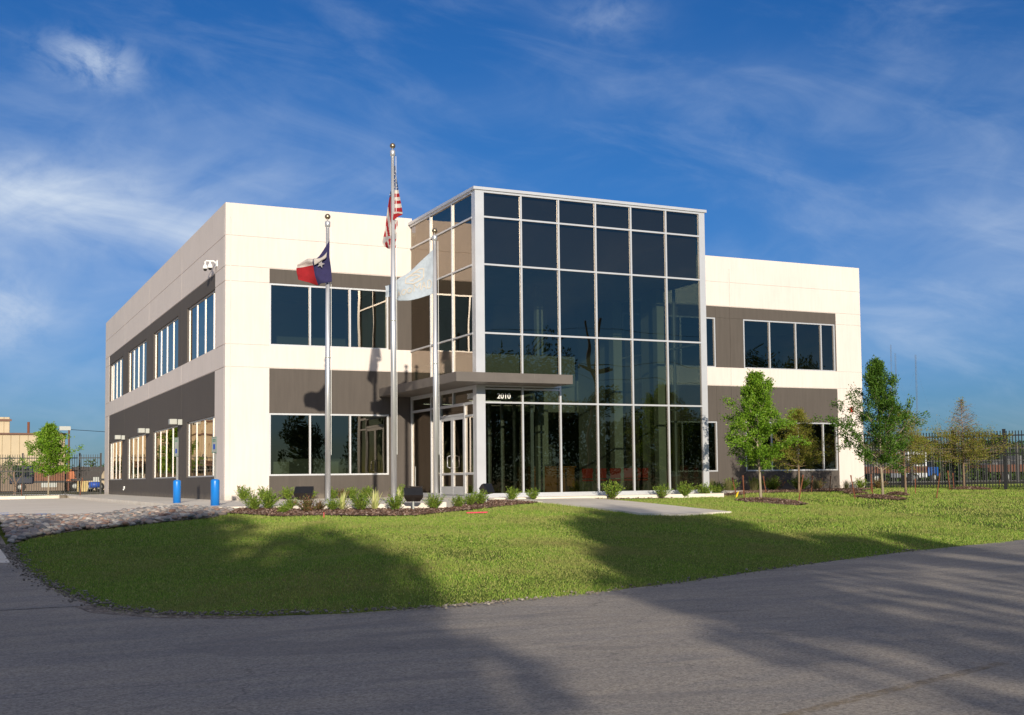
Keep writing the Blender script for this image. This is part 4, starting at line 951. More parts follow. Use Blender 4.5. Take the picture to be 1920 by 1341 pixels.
for i, (x, sc) in enumerate(((.45,1.1),(1.16,1.0),(1.9,1.0),(2.7,.75),(3.45,.85),(4.09,.9),(4.67,.95),(5.78,1.0))):
    plant('juniper' if i != 4 else 'juniper', x, -.75, sc*.95, f'shrub against the charcoal front wall, {ordn[i]} from the cream corner', 'shrub', 'shrubs along the charcoal front wall', rv.uniform(0, 6), .06, var=(i+1) % 3)
plant('bronze', 3.75, -.8, .8, 'rusty bronze shrub against the charcoal front wall', 'shrub', None, 1, .06)
for i, (x, y) in enumerate(((10.65,-7.15),(12.6,-6.98),(13.6,-6.75),(14.5,-6.6),(15.7,-5.5))):
    plant('juniper', x, y, (1.3,1.0,1.15,1.05,1.1)[i], f'green shrub along the foot of the glass tower, {ordn[i]} from the path', 'shrub', 'shrubs along the glass tower', rv.uniform(0, 6), var=i % 3)
plant('yucca', .45, -11.95, 1.0, 'pale spiky yucca beside the lone star flagpole', 'yucca', 'spiky yuccas', 0, var=0)
plant('yucca', 1.28, -11.95, 1.05, 'pale spiky yucca between two shrubs, nearer the tallest flagpole', 'yucca', 'spiky yuccas', 2, var=0)
plant('yucca', 2.25, -10.9, .9, 'pale spiky yucca behind the tallest flagpole', 'yucca', 'spiky yuccas', 4, .05, var=0)
# planting against the far wing
GR = 'plants in the bed of the far wing'
bedR = [(19.75,'oat',1.0),(20.2,'oat',1.05),(20.7,'juniper',1.2),(21.5,'oat',.95),(21.9,'juniper',1.3),(22.4,'juniper',1.35),(22.9,'bronze',1.5),(23.8,'juniper',1.35),(24.3,'juniper',1.3),(24.7,'oat',.9),(25.1,'bronze',1.3),(26.3,'oat',.8),(27.75,'juniper',1.1),(28.4,'bronze',1.2)]
for i, (x, k, sc) in enumerate(bedR):
    nm = {'oat': 'wispy tan ornamental grass', 'juniper': 'bright green shrub', 'bronze': 'reddish shrub'}[k]
    plant(k, x, (.9 if i < 12 else 1.2)-(.5 if i % 2 else 0), sc, f'{nm} by the far wing wall, {ordn[i]} plant from the glass tower', 'grass clump' if k == 'oat' else 'shrub', GR, rv.uniform(0, 6), .0, var=i % 3 if k == 'juniper' else 0)

# ---------------- trees
M_bark = simple('pale_bark', (.34, .28, .20), .9, 0, .2, 12, .5, 60, stretch=(1, 1, .3))
M_bark2 = simple('brown_bark', (.22, .15, .10), .9, 0, .25, 12, .5, 60, stretch=(1, 1, .3))
M_bark3 = simple('grey_twig', (.20, .17, .13), .9, 0, .2, 12)
M_leafA = rand_mat('bright_leaf', [(.08, .18, .012), (.15, .30, .02), (.24, .42, .03), (.11, .22, .015), (.34, .48, .06)], .5, .35)
M_leafB = rand_mat('green_leaf', [(.035, .09, .012), (.07, .16, .018), (.13, .24, .03), (.05, .11, .015)], .5, .3)
M_leafC = rand_mat('rusty_needle', [(.17, .21, .025), (.27, .29, .035), (.30, .23, .05), (.15, .22, .02)], .7, .35)
M_leafF = rand_mat('far_leaf', [(.035, .075, .016), (.06, .115, .022), (.09, .15, .03), (.05, .09, .018)], .8, .2)
def young_tree(name, x, y, H, lo, width, seed, mat, bark, label, leafn, ls, prof, lean=0, up=.55, nb=44, sub=5, rb=.045, lw=.5, asym=0, cat='tree', leafw=lambda t_: 1.25-.5*t_):
    rg = np.random.default_rng(seed); z = float(h(x, y)) if y < 25 else .05
    e = empty(name, (x, y, z), label, cat, 'young trees staked in the lawns')
    tk = MB(); n_ = 9; tp = [(x+lean*k/8+rg.normal(0, .012)*(k > 1), y+rg.normal(0, .012)*(k > 1), z-.05+(H*.95+.05)*k/8) for k in range(n_)]
    tk.tube(tp, [rb*(1.25 if k == 0 else 1)*(1-.85*(k/8)**1.1) for k in range(n_)], 9)
    tk.build('trunk', bark, e, True)
    br = MB(); P = []; D = []; TPt = np.array(tp)
    for i in range(nb):
        t_ = (i+rg.uniform(0, 1))/nb; zz = lo+(H*.97-lo)*t_; k = np.clip(zz/(H*.95)*8, 0, 7.99); i0 = int(k); b0 = TPt[i0]+(TPt[i0+1]-TPt[i0])*(k-i0)
        a = i*2.399+rg.uniform(-.5, .5); L_ = width/2*prof(t_)*rg.uniform(.6, 1.18)*(1+asym*math.cos(a-2.4))
        upa = up*(1+.9*t_)*rg.uniform(.6, 1.3); d = np.array([math.cos(a)*math.cos(upa), math.sin(a)*math.cos(upa), math.sin(upa)])
        m1 = b0+d*L_*.5+rg.normal(0, .02, 3); m2 = b0+d*L_+np.array([0, 0, .06*L_])
        br.tube([b0, m1, m2], [rb*.30*(1-t_*.6), rb*.18, .003], 4)
        for s_ in range(sub):
            q = (s_+1)/sub; o_ = b0+(m2-b0)*q; dd = d+rg.normal(0, .6, 3); dd /= np.linalg.norm(dd); l2 = L_*.38*rg.uniform(.5, 1.2)+.05
            e2 = o_+dd*l2; br.tube([o_, o_+dd*l2*.5+rg.normal(0, .01, 3), e2], [.006, .004, .002], 3, cap=False)
            m_ = int(leafn/(nb*sub)*rg.uniform(.4, 1.6)*leafw(t_)+rg.uniform(0, 1)); tt_ = rg.uniform(.15, 1.05, m_)[:, None]
            P.append(o_+(e2-o_)*tt_+rg.normal(0, .035+.03*ls/.07, (m_, 3))); D.append(np.repeat(dd[None], m_, 0))
    br.build('branches', bark, e)
    V, Fc = leaves(np.concatenate(P), ls, ls*lw, np.concatenate(D), seed)
    np_mesh('crown', V, Fc, mat, e); return e
pA = lambda t_: min(1.05, .62+t_*2.6)*(1-t_)**.85*1.12+.05
young_tree('tree', 15.15, -8.87, 4.15, 1.0, 2.35, 3, M_leafA, M_bark, 'young bright green tree on a pale trunk in front of the far wing windows', 30000, .075, pA, lean=-.12)
young_tree('tree', 21.34, -7.56, 4.85, .95, 3.1, 8, M_leafB, M_bark, 'tall young dark green tree in front of the cream end wall', 25000, .085, pA, lean=-.1, nb=50, asym=.12)
young_tree('cypress', 20.95, -3.3, 3.2, 1.0, 2.1, 5, M_leafC, M_bark2, 'thin rusty cypress close to the far wing windows', 13000, .075, pA, nb=46, lw=.3, up=.25)
young_tree('cypress', 23.9, -5.9, 3.2, .9, 2.6, 15, M_leafC, M_bark2, 'low rusty cypress half hidden behind the dark green tree', 9000, .075, pA, nb=44, lw=.3, up=.25)
pC = lambda t_: (1.15 if t_ < .35 else .95*(1-t_)**.8)
young_tree('cypress', 31.37, -1.33, 4.1, 1.15, 3.1, 6, M_leafC, M_bark2, 'nearly bare cypress standing in front of the black fence', 15000, .075, pC, nb=110, sub=8, lw=.42, up=.12, leafw=lambda t_: 1.5 if t_ < .4 else (.5 if t_ < .5 else .05))
young_tree('tree', -3.25, 30.6, 3.75, 1.0, 2.4, 21, M_leafA, M_bark, 'young bright green tree in the grass strip by the car park fence', 12000, .12, pA)

# stakes and guy lines
M_rust = simple('rusty_steel', (.19, .065, .03), .9, 0, .3, 20)
def stake(x, y, hh, lx, ly, lab, tree=None, zt=1.45, mat=None):
    z = float(h(x, y)) if y < 25 else .05
    e = empty('stake', (x, y, z), lab, 'stake', 'rusty steel stakes round the young trees')
    top = (x+lx, y+ly, z+hh); mb = MB(); mb.tube([(x, y, z-.05), top], .02, 5); mb.build('post', M_rust, e)
    mb = MB(); mb.tube([(x+lx*.9, y+ly*.9, z+hh*.94), (x+lx, y+ly, z+hh+.03)], .028, 6); mb.build('cap', M_rust, e)
    if tree:
        mb = MB(); mb.tube([(x+lx*.7, y+ly*.7, z+hh*.7), (tree[0], tree[1], z+zt)], .007, 4); mb.build('guy_line', M_black, e)
T1, T3, T4, T2, TL = (15.15, -8.87), (21.34, -7.56), (31.37, -1.33), (20.95, -3.3), (-3.25, 30.6)
stake(15.6, -6.9, .66, -.12, .1, 'rusty stake beside the yellow marker flag', T1, 1.3); stake(15.75, -10.0, .86, .18, -.06, 'rusty stake leaning at the mulch edge in front of the bright green tree', T1, 1.2)
stake(14.9, -8.3, .78, -.02, .02, 'rusty stake right behind the pale trunk'); stake(19.7, -2.9, .62, -.12, 0, 'faded rusty stake against the charcoal wall', T2, 1.4)
stake(21.6, -3.2, .62, .08, 0, 'dark stake beside the thin cypress trunk', T2, 1.4); stake(22.4, -3.3, .62, .08, 0, 'rusty stake near the end of the charcoal wall', T2, 1.4)
stake(19.4, -8.4, .80, -.18, 0, 'rusty stake at the edge of the ring, in front of the cream wall', T3, 1.2); stake(21.2, -7.2, .80, -.06, 0, 'rusty stake touching the trunk of the dark green tree')
stake(23.6, -7.8, .86, .20, 0, 'rusty stake leaning outward on the fence side of the dark green tree', T3, 1.2); stake(24.4, -3.4, .6, 0, 0, 'dark stake far behind the dark green tree'); stake(25.2, -5.0, .55, .1, .1, 'short rusty stake behind the dark green tree')
stake(29.9, -2.0, .80, -.10, 0, 'rusty stake on the building side of the bare cypress'); stake(31.1, -1.0, .68, -.05, 0, 'rusty stake close to the bare cypress trunk'); stake(33.0, -1.7, .78, .22, 0, 'rusty stake leaning away from the bare cypress', T4, 1.3)
stake(-1.75, 29.6, .9, .12, 0, 'rusty stake in the grass strip by the gate', TL, 1.3); stake(-4.6, 30.2, .6, 0, 0, 'rusty stake in the grass strip under the bright green tree')
e = empty('marker_flag', (15.6, -6.95, float(h(15.6, -6.95))), 'small yellow marker flag in the lawn', 'marker flag')
mb = MB(); zf_ = float(h(15.6, -6.95)); mb.tube([(15.45, -7.05, zf_), (15.5, -7.05, zf_+.2)], .004, 4); mb.build('wire', M_galv, e)
mb = MB(); mb.face([(15.42, -7.06, zf_+.02), (15.5, -7.06, zf_+.06), (15.56, -7.06, zf_+.24), (15.47, -7.06, zf_+.17)]); mb.build('pennant', simple('yellow_plastic', (.8, .55, .02), .5), e)

# ---------------- fences
M_fence = simple('black_fence_paint', (.010, .010, .011), .45, 0, .2, 5)
def fence(name, p0, p1, Hh, posts, label, cat='fence', pitch=.125, gate=False, pr=.045, pk=.013):
    p0, p1 = Vector((*p0, 0)), Vector((*p1, 0)); L_ = (p1-p0).length; d = (p1-p0)/L_; n_ = Vector((-d.y, d.x, 0)); zb_ = -.02
    e = empty(name, (p0.x, p0.y, 0), label, cat)
    Mx = Matrix((d, n_, (0, 0, 1))).transposed().to_4x4(); Mx.translation = p0
    for z in (.20, Hh*.60, Hh-.20) if not gate else (.12, Hh*.60, Hh-.20):
        mb = MB(); mb.box((0, -.02, z-.028), (L_, .02, z+.028), mat=Mx); mb.build('rail', M_fence, e)
    mb = MB(); k = 0
    while k*pitch < L_:
        mb.box((k*pitch-pk, -pk, zb_+.05), (k*pitch+pk, pk, Hh), mat=Mx); k += 1
    mb.build('pickets', M_fence, e)
    for s in posts:
        mb = MB(); mb.box((s-pr, -pr, zb_-.3), (s+pr, pr, Hh+.06), mat=Mx); mb.box((s-pr-.01, -pr-.01, Hh+.06), (s+pr+.01, pr+.01, Hh+.08), mat=Mx); mb.build('post', M_fence, e)
    return e
fence('fence', (-12.5, 34.3), (-1.45, 34.3), 2.34, [0, 2.7, 5.5, 8.15, 10.4], 'black picket fence along the grass strip by the car park')
fence('gate', (-1.38, 34.3), (-.18, 34.3), 2.34, [.03, 1.17], 'black picket gate closing the gap to the building', 'gate', gate=True)
d_ = Vector((2.9, -3.8)).normalized()
fence('fence', (28.75, 2.96), (28.75+d_.x*16, 2.96+d_.y*16), 2.46, [.1, 2.28, 4.5, 6.65, 8.9, 11.6, 13.9], 'tall black picket fence beyond the end wall', pr=.065, pk=.019)
fence('fence', (31, 14), (62, 1), 2.2, [0, 3, 6, 9, 12, 15, 18, 21, 24, 27, 30], 'second black fence in the yard behind the tall fence')

# ---------------- background
M_tan = simple('tan_metal_siding', (.50, .40, .26), .6, 0, .05, 1)
M_brown = simple('brown_trim', (.14, .06, .035), .6)
def corr(mb, x0, x1, y, z0, z1, pitch=.9, dep=.06):
    """ribbed siding facing -y"""
    k = 0; x = x0
    while x < x1-.01:
        xe = min(x+pitch, x1); mb.face([(x, y, z0), (xe-.10, y, z0), (xe-.10, y, z1), (x, y, z1)]); mb.face([(xe-.10, y, z0), (xe-.05, y-dep, z0), (xe-.05, y-dep, z1), (xe-.10, y, z1)])
        mb.face([(xe-.05, y-dep, z0), (xe, y, z0), (xe, y, z1), (xe-.05, y-dep, z1)]); x = xe
WY = 112.
e = empty('warehouse', (-20, WY, 0), 'tan metal warehouse with a raised rear bay beyond the car park fence', 'warehouse')
mb = MB(); corr(mb, -70, 4.1, WY, 2.9, 6.35); mb.face([(4.1, WY, -.1), (4.1, WY+30, -.1), (4.1, WY+30, 6.35), (4.1, WY, 6.35)]); mb.build('wall', M_tan, e)
mb = MB(); mb.box((-70, WY, -.1), (4.08, WY+.3, 2.9)); mb.build('lower_wall', simple('brown_panel', (.20, .15, .11), .8), e)
mb = MB(); mb.box((-70.1, WY-.25, 6.35), (4.25, WY+30, 6.55)); mb.build('roof', M_brown, e)
mb = MB(); corr(mb, -70, -1.4, WY+9, 6.5, 8.8, 1.0); mb.face([(-1.4, WY+9, 6.5), (-1.4, WY+30, 6.5), (-1.4, WY+30, 8.3), (-1.4, WY+9, 8.3)]); mb.build('upper_wall', M_tan, e)
mb = MB(); mb.face([(-70, WY+8.8, 9.1), (-1.2, WY+8.8, 8.55), (-1.2, WY+30, 8.55), (-70, WY+30, 9.1)]); mb.face([(-70, WY+8.8, 8.85), (-1.2, WY+8.8, 8.3), (-1.2, WY+8.8, 8.55), (-70, WY+8.8, 9.1)]); mb.build('upper_roof', M_brown, e)
mb = MB(); mb.face([(-70, WY-3.2, 2.75), (-3.5, WY-3.2, 2.75), (-3.5, WY, 3.3), (-70, WY, 3.3)]); mb.box((-70, WY-3.25, 2.55), (-3.5, WY-3.15, 2.75)); mb.build('awning', M_brown, e)
for x in (-3.6, -7.5, -11.4, -15.3, -19.2):
    mb = MB(); mb.box((x-.08, WY-3.2, -.1), (x+.08, WY-3.05, 2.6)); mb.build('awning_post', M_brown, e)
for x in (-6.5, -12): 
    mb = MB(); mb.box((x-1.6, WY-.08, -.1), (x+1.6, WY-.02, 2.4)); mb.build('roll_door', simple('pale_door', (.45, .42, .38), .6), e)
mb = MB(); mb.tube([(-6.9, WY+10, 9.0), (-6.9, WY+10, 9.9)], .3, 12); mb.lathe((-6.9, WY+10, 9.9), [(.3, 0), (.62, .12), (.62, .4), (.0, .62)], 14); mb.build('roof_vent', M_alu2, e)
mb = MB(); mb.tube([(0.4, WY+4, 6.5), (0.4, WY+4, 8.0)], .14, 8); mb.build('chimney', M_rust, e)
e = empty('light_pole', (4.35, WY-2, -.1), 'floodlight pole at the corner of the tan warehouse', 'light pole')
mb = MB(); mb.tube([(4.35, WY-2, -.1), (4.35, WY-2, 7.1)], .10, 8); mb.build('pole', M_brown, e)
mb = MB(); mb.box((3.3, WY-2.3, 6.8), (4.5, WY-1.8, 7.25)); mb.build('lamp_head', M_alu2, e)
def at(u, dep, z=None):
    d = F+rr*((u-1061.4)/2299.4); p = Vector((-8.217, -41.279, .6515))+d*dep; return p.x, p.y
def wheel(x, y, r, w, par, mm, rim):
    mb = MB(); P_ = [(0, 0), (r*.55, 0), (r*.6, .02), (r*.92, .04), (r, .10), (r, w-.10), (r*.92, w-.04), (r*.5, w), (0, w)]
    Mx = Matrix.Translation((x, y, r-.1)) @ Matrix.Rotation(R(90), 4, 'X')
    i0 = 0; mb.lathe((0, 0, -w/2), P_, 20); mb.v = [tuple(Mx @ Vector(p)) for p in mb.v]; o = mb.build('wheel', mm, par, True)
    mb = MB(); mb.lathe((0, 0, w/2+.004), [(0, 0), (r*.5, 0), (r*.52, .03), (r*.2, .05), (0, .08)], 16); mb.v = [tuple(Mx @ Vector(p)) for p in mb.v]; mb.build('rim', rim, o, True)
M_tyre = simple('tyre_rubber', (.018, .017, .016), .85); M_navy = simple('navy_truck_paint', (.008, .014, .035), .35); M_orange = simple('faded_orange_paint', (.45, .14, .05), .6, 0, .2, 2); M_glassd = simple('dark_window', (.015, .02, .025), .1)
# flatbed truck seen side-on behind the gate
x, y = at(124, 128); e = empty('flatbed_truck', (x, y, 0), 'navy and rusty orange flatbed truck parked beyond the gate', 'truck')
mb = MB(); mb.box((x-3.0, y-1.1, .8), (x+1.9, y+1.1, 1.0)); mb.build('chassis', M_black, e)
mb = MB(); mb.box((x-5.3, y-1.15, .7), (x-3.1, y+1.15, 1.5)); mb.box((x-5.0, y-1.1, 1.5), (x-3.1, y+1.1, 2.55)); bevel(mb.build('cab', M_navy, e), .12)
mb = MB(); mb.box((x-4.6, y-1.13, 1.6), (x-3.5, y-1.11, 2.3)); mb.build('cab_window', M_glassd, e)
mb = MB(); mb.box((x+.25, y-1.2, 1.0), (x+2.0, y+1.2, 2.15)); mb.box((x-.0, y-1.25, .95), (x+2.1, y-1.2, 1.12)); mb.build('body', M_orange, e)
mb = MB(); mb.box((x-3.0, y-1.1, 1.0), (x+.2, y+1.1, 1.9)); mb.box((x-2.6, y-.8, 1.9), (x-1.6, y+.8, 2.8)); mb.build('rear_box', simple('rust_brown', (.2, .09, .05), .8), e)
mb = MB(); mb.box((x-2.4, y-1.15, .35), (x-.9, y-1.1, .8)); mb.build('tool_box', M_alu2, e)
wheel(x+.85, y-1.0, .52, .35, e, M_tyre, M_alu2); wheel(x-4.3, y-1.0, .5, .35, e, M_tyre, M_alu2)
x, y = at(170, 120); e = empty('trailer', (x, y, 0), 'dark hopper trailer parked behind the gate', 'trailer')
mb = MB(); mb.face([(x-1.2, y, 1.15), (x+.9, y, 1.15), (x+1.3, y, 1.95), (x-1.5, y, 1.95)]); mb.box((x-1.5, y+.01, 1.9), (x+1.4, y+2, 2.3)); mb.box((x-1.2, y+.02, 1.2), (x+.9, y+1.8, 1.9)); mb.build('hopper', M_bronze, e)
mb = MB(); mb.box((x-1.6, y, .95), (x+1.9, y+1.8, 1.15)); mb.build('frame', M_black, e); wheel(x+.9, y+.1, .45, .3, e, M_tyre, M_alu2); wheel(x+.0, y+.1, .45, .3, e, M_tyre, M_alu2)
x, y = at(159, 116); e = empty('crate', (x, y, -.1), 'pale yellow slatted crate under the hopper trailer', 'crate')
mb = MB(); mb.box((x-.6, y-.5, -.08), (x+.3, y+.5, .9)); [mb.box((x-.62, y-.53, -.05+.2*k), (x+.32, y-.5, .05+.2*k), 0) for k in range(5)]; mb.build('slats', simple('yellow_wood', (.5, .38, .16), .7), e)
x, y = at(180, 112); e = empty('air_compressor', (x, y, -.1), 'small blue and white wheeled machine behind the gate', 'machine')
mb = MB(); mb.tube([(x-.5, y, .55), (x+.5, y, .55)], .28, 12); mb.build('tank', M_signb, e, True); mb = MB(); mb.box((x-.2, y-.2, .82), (x+.3, y+.2, 1.25)); mb.build('engine', M_alu2, e)
mb = MB(); mb.tube([(x-.5, y, .3), (x-.7, y, -.08)], .04, 6); mb.tube([(x+.5, y, .3), (x+.7, y, -.08)], .04, 6); mb.build('leg', M_black, e)
for i, (u, hh, w_) in enumerate(((158, 2.9, 2.2), (185, 2.6, 2.6))):
    x, y = at(u, 150); mb = MB(); mb.lathe((x, y, -.1), [(w_*1.2, 0), (w_*.8, hh*.5), (w_*.3, hh*.92), (0, hh)], 14)
    tag(mb.build('dirt_pile', M_tan, None, True), ['tan pile of soil showing above the hopper trailer', 'tan pile of soil next to the building edge behind the gate'][i], 'dirt pile')
# wire strung to the warehouse pole
mb = MB(); a = Vector((4.35, WY-2, 6.9)); b_ = Vector((60, 150, 9)); mb.tube([a+(b_-a)*k/12+Vector((0, 0, -1.2*math.sin(math.pi*k/12))) for k in range(13)], .035, 4)
tag(mb.build('overhead_wire', M_black), 'thin overhead wire running from the warehouse corner pole', 'wire')
# far side: vehicles in the yard
M_truckw = simple('white_truck_paint', (.62, .64, .66), .4); M_trb = simple('bright_blue_paint', (.01, .08, .30), .4)
x, y = at(1722, 105); e = empty('box_truck', (x, y, -.1), 'white truck with blue bonnet parked behind the tall fence', 'truck')
mb = MB(); mb.box((x-2.3, y-1.1, .3), (x-.2, y+1.1, 2.5)); bevel(mb.build('cab', M_truckw, e), .08)
mb = MB(); mb.box((x-1.9, y-1.13, 1.4), (x-.6, y-1.11, 2.2)); mb.build('cab_window', M_glassd, e)
mb = MB(); mb.box((x-.1, y-1.1, .4), (x+1.1, y+1.1, 1.2)); bevel(mb.build('bonnet', M_trb, e), .1); mb = MB(); mb.box((x-.1, y-1, 1.2), (x+.5, y+1, 1.65)); mb.build('windscreen', M_glassd, e)
wheel(x+.5, y-1, .4, .3, e, M_tyre, M_alu2); wheel(x-1.6, y-1, .4, .3, e, M_tyre, M_alu2)
for i, (u, dep, c, lab) in enumerate(((1655, 95, M_rust, 'reddish flatbed trailer behind the dark green tree'), (1895, 90, M_brown, 'rusty flatbed trailer at the picture edge behind the fences'))):
    x, y = at(u, dep); c = M_brown if i == 0 else c
    e = empty('flatbed_trailer', (x, y, -.1), lab, 'trailer', 'flatbed trailers in the yard')
    mb = MB(); mb.box((x-3.5, y-1, 1.0), (x+3.5, y+1, 1.22)); mb.box((x-3.4, y-1, .7), (x+3.4, y-.9, 1.0)); mb.build('deck', c, e)
    mb = MB(); [mb.box((x-3+k*1.2, y-.9, 1.22), (x-2.4+k*1.2, y+.3, 1.22+.25*((k*7) % 3)+.15)) for k in range(5)]; mb.build('load', M_galv, e)
    wheel(x-1.8, y-1, .42, .3, e, M_tyre, M_alu2); wheel(x+1.8, y-1, .42, .3, e, M_tyre, M_alu2)
# radio masts far away
for i, (u, dep, zt) in enumerate(((1719, 900, 88), (1681, 1050, 104), (1673, 1150, 122))):
    x, y = at(u, dep); e = empty('radio_mast', (x, y, 0), ['thin lattice radio mast, tallest looking and clear of the trees', 'faint radio mast rising from the top of the dark green tree', 'faintest radio mast beside the dark green tree top'][i], 'radio mast', 'distant radio masts')
    mb = MB(); w_ = .9
    for sx, sy in ((-1, -1), (1, -1), (0, 1)): mb.tube([(x+sx*w_*.5, y+sy*w_*.5, 0), (x+sx*w_*.5, y+sy*w_*.5, zt)], .07, 4)
    for k in range(int(zt/3)): s_ = 1 if k % 2 else -1; mb.tube([(x-s_*w_*.5, y-w_*.5, k*3), (x+s_*w_*.5, y-w_*.5, k*3+3)], .035, 3)
    mb.build('lattice', M_galv, e)
    mb = MB(); [mb.tube([(x, y, zt*q), (x+c_*zt*.35, y, 0)], .02, 3) for q in (.9,) for c_ in (-1, 1)]; mb.build('guy_line', M_galv, e)

def far_tree(name, x, y, blobs, seed, label, group, leaf=.34, dens=26, mat=None, bark=None, cat='tree', z0=-.1, tr=.22):
    """blobs: (dx, dy, z, r) clumps that make an uneven crown"""
    rg = np.random.default_rng(seed); e = empty(name, (x, y, z0), label, cat, group); P = []; D = []
    tk = MB(); zt = max(b_[2] for b_ in blobs); tk.tube([(x, y, z0-.3), (x+.1, y, zt*.3), (x-.05, y+.1, zt*.6), (x+.05, y, zt*.9)], [tr, tr*.8, tr*.55, tr*.2], 8)
    for dx_, dy_, z, r in blobs:
        tk.tube([(x, y, max(z0, z*.35)), (x+dx_*.5, y+dy_*.5, z*.7), (x+dx_, y+dy_, z)], [tr*.5, tr*.3, tr*.08], 5)
        n = int(dens*r*r*3); k = max(5, int(r*r*4)); sub = rg.normal(size=(k, 3)); sub /= np.linalg.norm(sub, axis=1, keepdims=True); sub = sub*rg.uniform(.45, 1.0, (k, 1))*r*[1, 1, .85]
        c = sub[rg.integers(0, k, n)]; o_ = rg.normal(size=(n, 3)); o_ /= np.linalg.norm(o_, axis=1, keepdims=True); o_ *= rg.uniform(.5, 1, (n, 1))*r*.38
        P.append(np.array([x+dx_, y+dy_, z])+c+o_); D.append(o_/np.linalg.norm(o_, axis=1, keepdims=True))
    tk.build('trunk', bark or M_bark2, e)
    V, Fc = leaves(np.concatenate(P), leaf, leaf*.6, np.concatenate(D), seed); np_mesh('crown', V, Fc, mat or M_leafF, e); return e
rv = random.Random(5)
def rblobs(Hh, w, lo=.25, n=9):
    return [(rv.uniform(-1, 1)*w*(1-.5*abs(2*(i/(n-1))-.9)), rv.uniform(-.6, .6)*w, Hh*(lo+(.82-lo)*i/(n-1)), Hh*rv.uniform(.15, .23)) for i in range(n)]
# trees beyond the yard fence
GB = 'trees beyond the yard'
us = [1622, 1650, 1682, 1708, 1730, 1752, 1776, 1800, 1826, 1850, 1876, 1900, 1925, 1950]
for i, u in enumerate(us):
    x, y = at(u, 150+rv.uniform(-12, 25)); Hh = rv.uniform(4.9, 5.6) if i < 9 else rv.uniform(4.6, 5.3)
    far_tree('tree', x, y, rblobs(Hh, 3.4, .12, 12), 100+i, f'dark distant tree in the row beyond the yard fence, {ordn[i]} counting outward from the building', GB, leaf=.30, dens=110)
rs_ = np.random.default_rng(91); nS = 26000; uS = rs_.uniform(1600, 1990, nS); dS = rs_.uniform(112, 128, nS)
pS = np.array([at(u, d) for u, d in zip(uS, dS)]); topS = 2.2+.9*np.sin(uS*.045)+.6*np.sin(uS*.13+1)
tS = rs_.uniform(0, 1, nS)**.8; VS, FS = leaves(np.stack([pS[:, 0], pS[:, 1], tS*topS-.1], 1), .42, .26, None, 92)
tag(np_mesh('undergrowth', VS, FS, M_leafF), 'dark mass of scrub filling the yard behind the tall fence', 'undergrowth', kind='stuff')
for i, (u, dep, Hh) in enumerate(((150, 330, 6.2), (166, 300, 5.5), (188, 260, 6.0), (140, 380, 5.5))):
    x, y = at(u, dep); far_tree('tree', x, y, rblobs(Hh, 4, .15, 7), 140+i, ['small distant tree left of the tan soil pile', 'small distant tree seen between the gate pickets over the hopper', 'distant tree against the building edge behind the gate', 'farthest low tree beyond the flatbed truck'][i], 'distant trees behind the gate', leaf=.6, dens=10)
for i, (x, y, w_) in enumerate(((-6.2, 57, 1.5), (-3.6, 60, 1.2))):
    far_tree('bush', x, y, [(-w_*.5, 0, 1.7, w_*.7), (w_*.5, .2, 1.5, w_*.75), (0, 0, 2.3, w_*.6)], 150+i, ['dark round bush at the foot of the warehouse wall, farther from the gate', 'dark round bush behind the fence beside the bright green tree'][i], 'dark bushes behind the fence', leaf=.16, dens=80, cat='bush', tr=.1)

# ---------------- across the road, behind the viewer: trees that shade the lawn and show in the glass
GC = 'trees across the road'
def across(name, x, y, bl, seed, lab, dens=30): far_tree(name, x, y, [(b_[0]-x, b_[1], b_[2], b_[3]) for b_ in bl], seed, lab, GC, leaf=.42, dens=dens*2.2, z0=-1.0)
across('tree', -16.0, -62, [(-15.5,0,7.9,2.35),(-16.9,.5,9.2,2.2),(-14.3,0,4.4,1.9),(-15.0,0,6.0,1.9),(-17,0,5.6,2.2),(-13.35,0,5.6,1.5),(-15.5,-1,3.4,2.6),(-17.8,.6,6.6,2.8),(-18.2,0,9.2,2.1)], 201, 'broad tree across the road opposite the lone star flag', 60)
across('tree', -21.5, -62, [(-20.3,0,8.6,2.6),(-22.6,0,8.2,2.8),(-21,0,5.2,3.0),(-23.5,.5,4.5,2.8),(-21.4,0,10.0,1.7)], 202, 'second broad tree across the road, toward the drive', 50)
across('tree', -28, -63, [(-26.4,0,8,2.9),(-29,0,7,3.2),(-27,0,4.5,3.2)], 203, 'spreading tree across the road at the drive', 45)
across('tree', -5.6, -62, [(-6.8,0,8.9,1.95),(-5.9,.4,9.4,1.7),(-4.2,0,8.9,1.65),(-9.0,0,7.75,1.15),(-7.6,0,8.0,1.3),(-8.0,0,6.9,1.5),(-2.2,.3,8.4,1.25),(-5.6,-.3,8.7,1.2),(-.9,0,7.9,1.0)], 204, 'tall tree across the road opposite the tower', 60)
across('tree', 2.4, -62, [(.6,0,7.0,1.2),(2.2,0,6.7,1.5),(4.2,0,6.6,1.8),(6.4,.3,6.2,1.9),(5,0,4.4,1.4)], 205, 'lower tree across the road opposite the far wing', 6)
across('tree', -4.2, -58, [(-5.2,0,5.0,.95),(-3.3,0,5.4,.85),(-1.9,0,4.6,1.0),(-.2,0,5.0,.9),(-6.1,.2,4.1,.8),(-4.4,0,4.0,.7),(-4.3,.1,6.0,.6),(-2.6,0,5.7,.5),(-.9,0,5.9,.6),(.9,.1,5.2,.7),(2.4,0,4.6,.7),(-5.3,0,3.3,.6),(-2.9,0,3.6,.6)], 206, 'small loose tree across the road in front of the tall one', 16)
across('tree', -8.8, -60, [(-9.2,0,5.5,.33),(-8.5,0,6.1,.38),(-7.9,0,5.2,.38),(-8.7,0,4.6,.33),(-7.2,.2,5.8,.35),(-6.5,0,4.9,.4)], 207, 'slender open tree across the road beside the small loose one', 34)
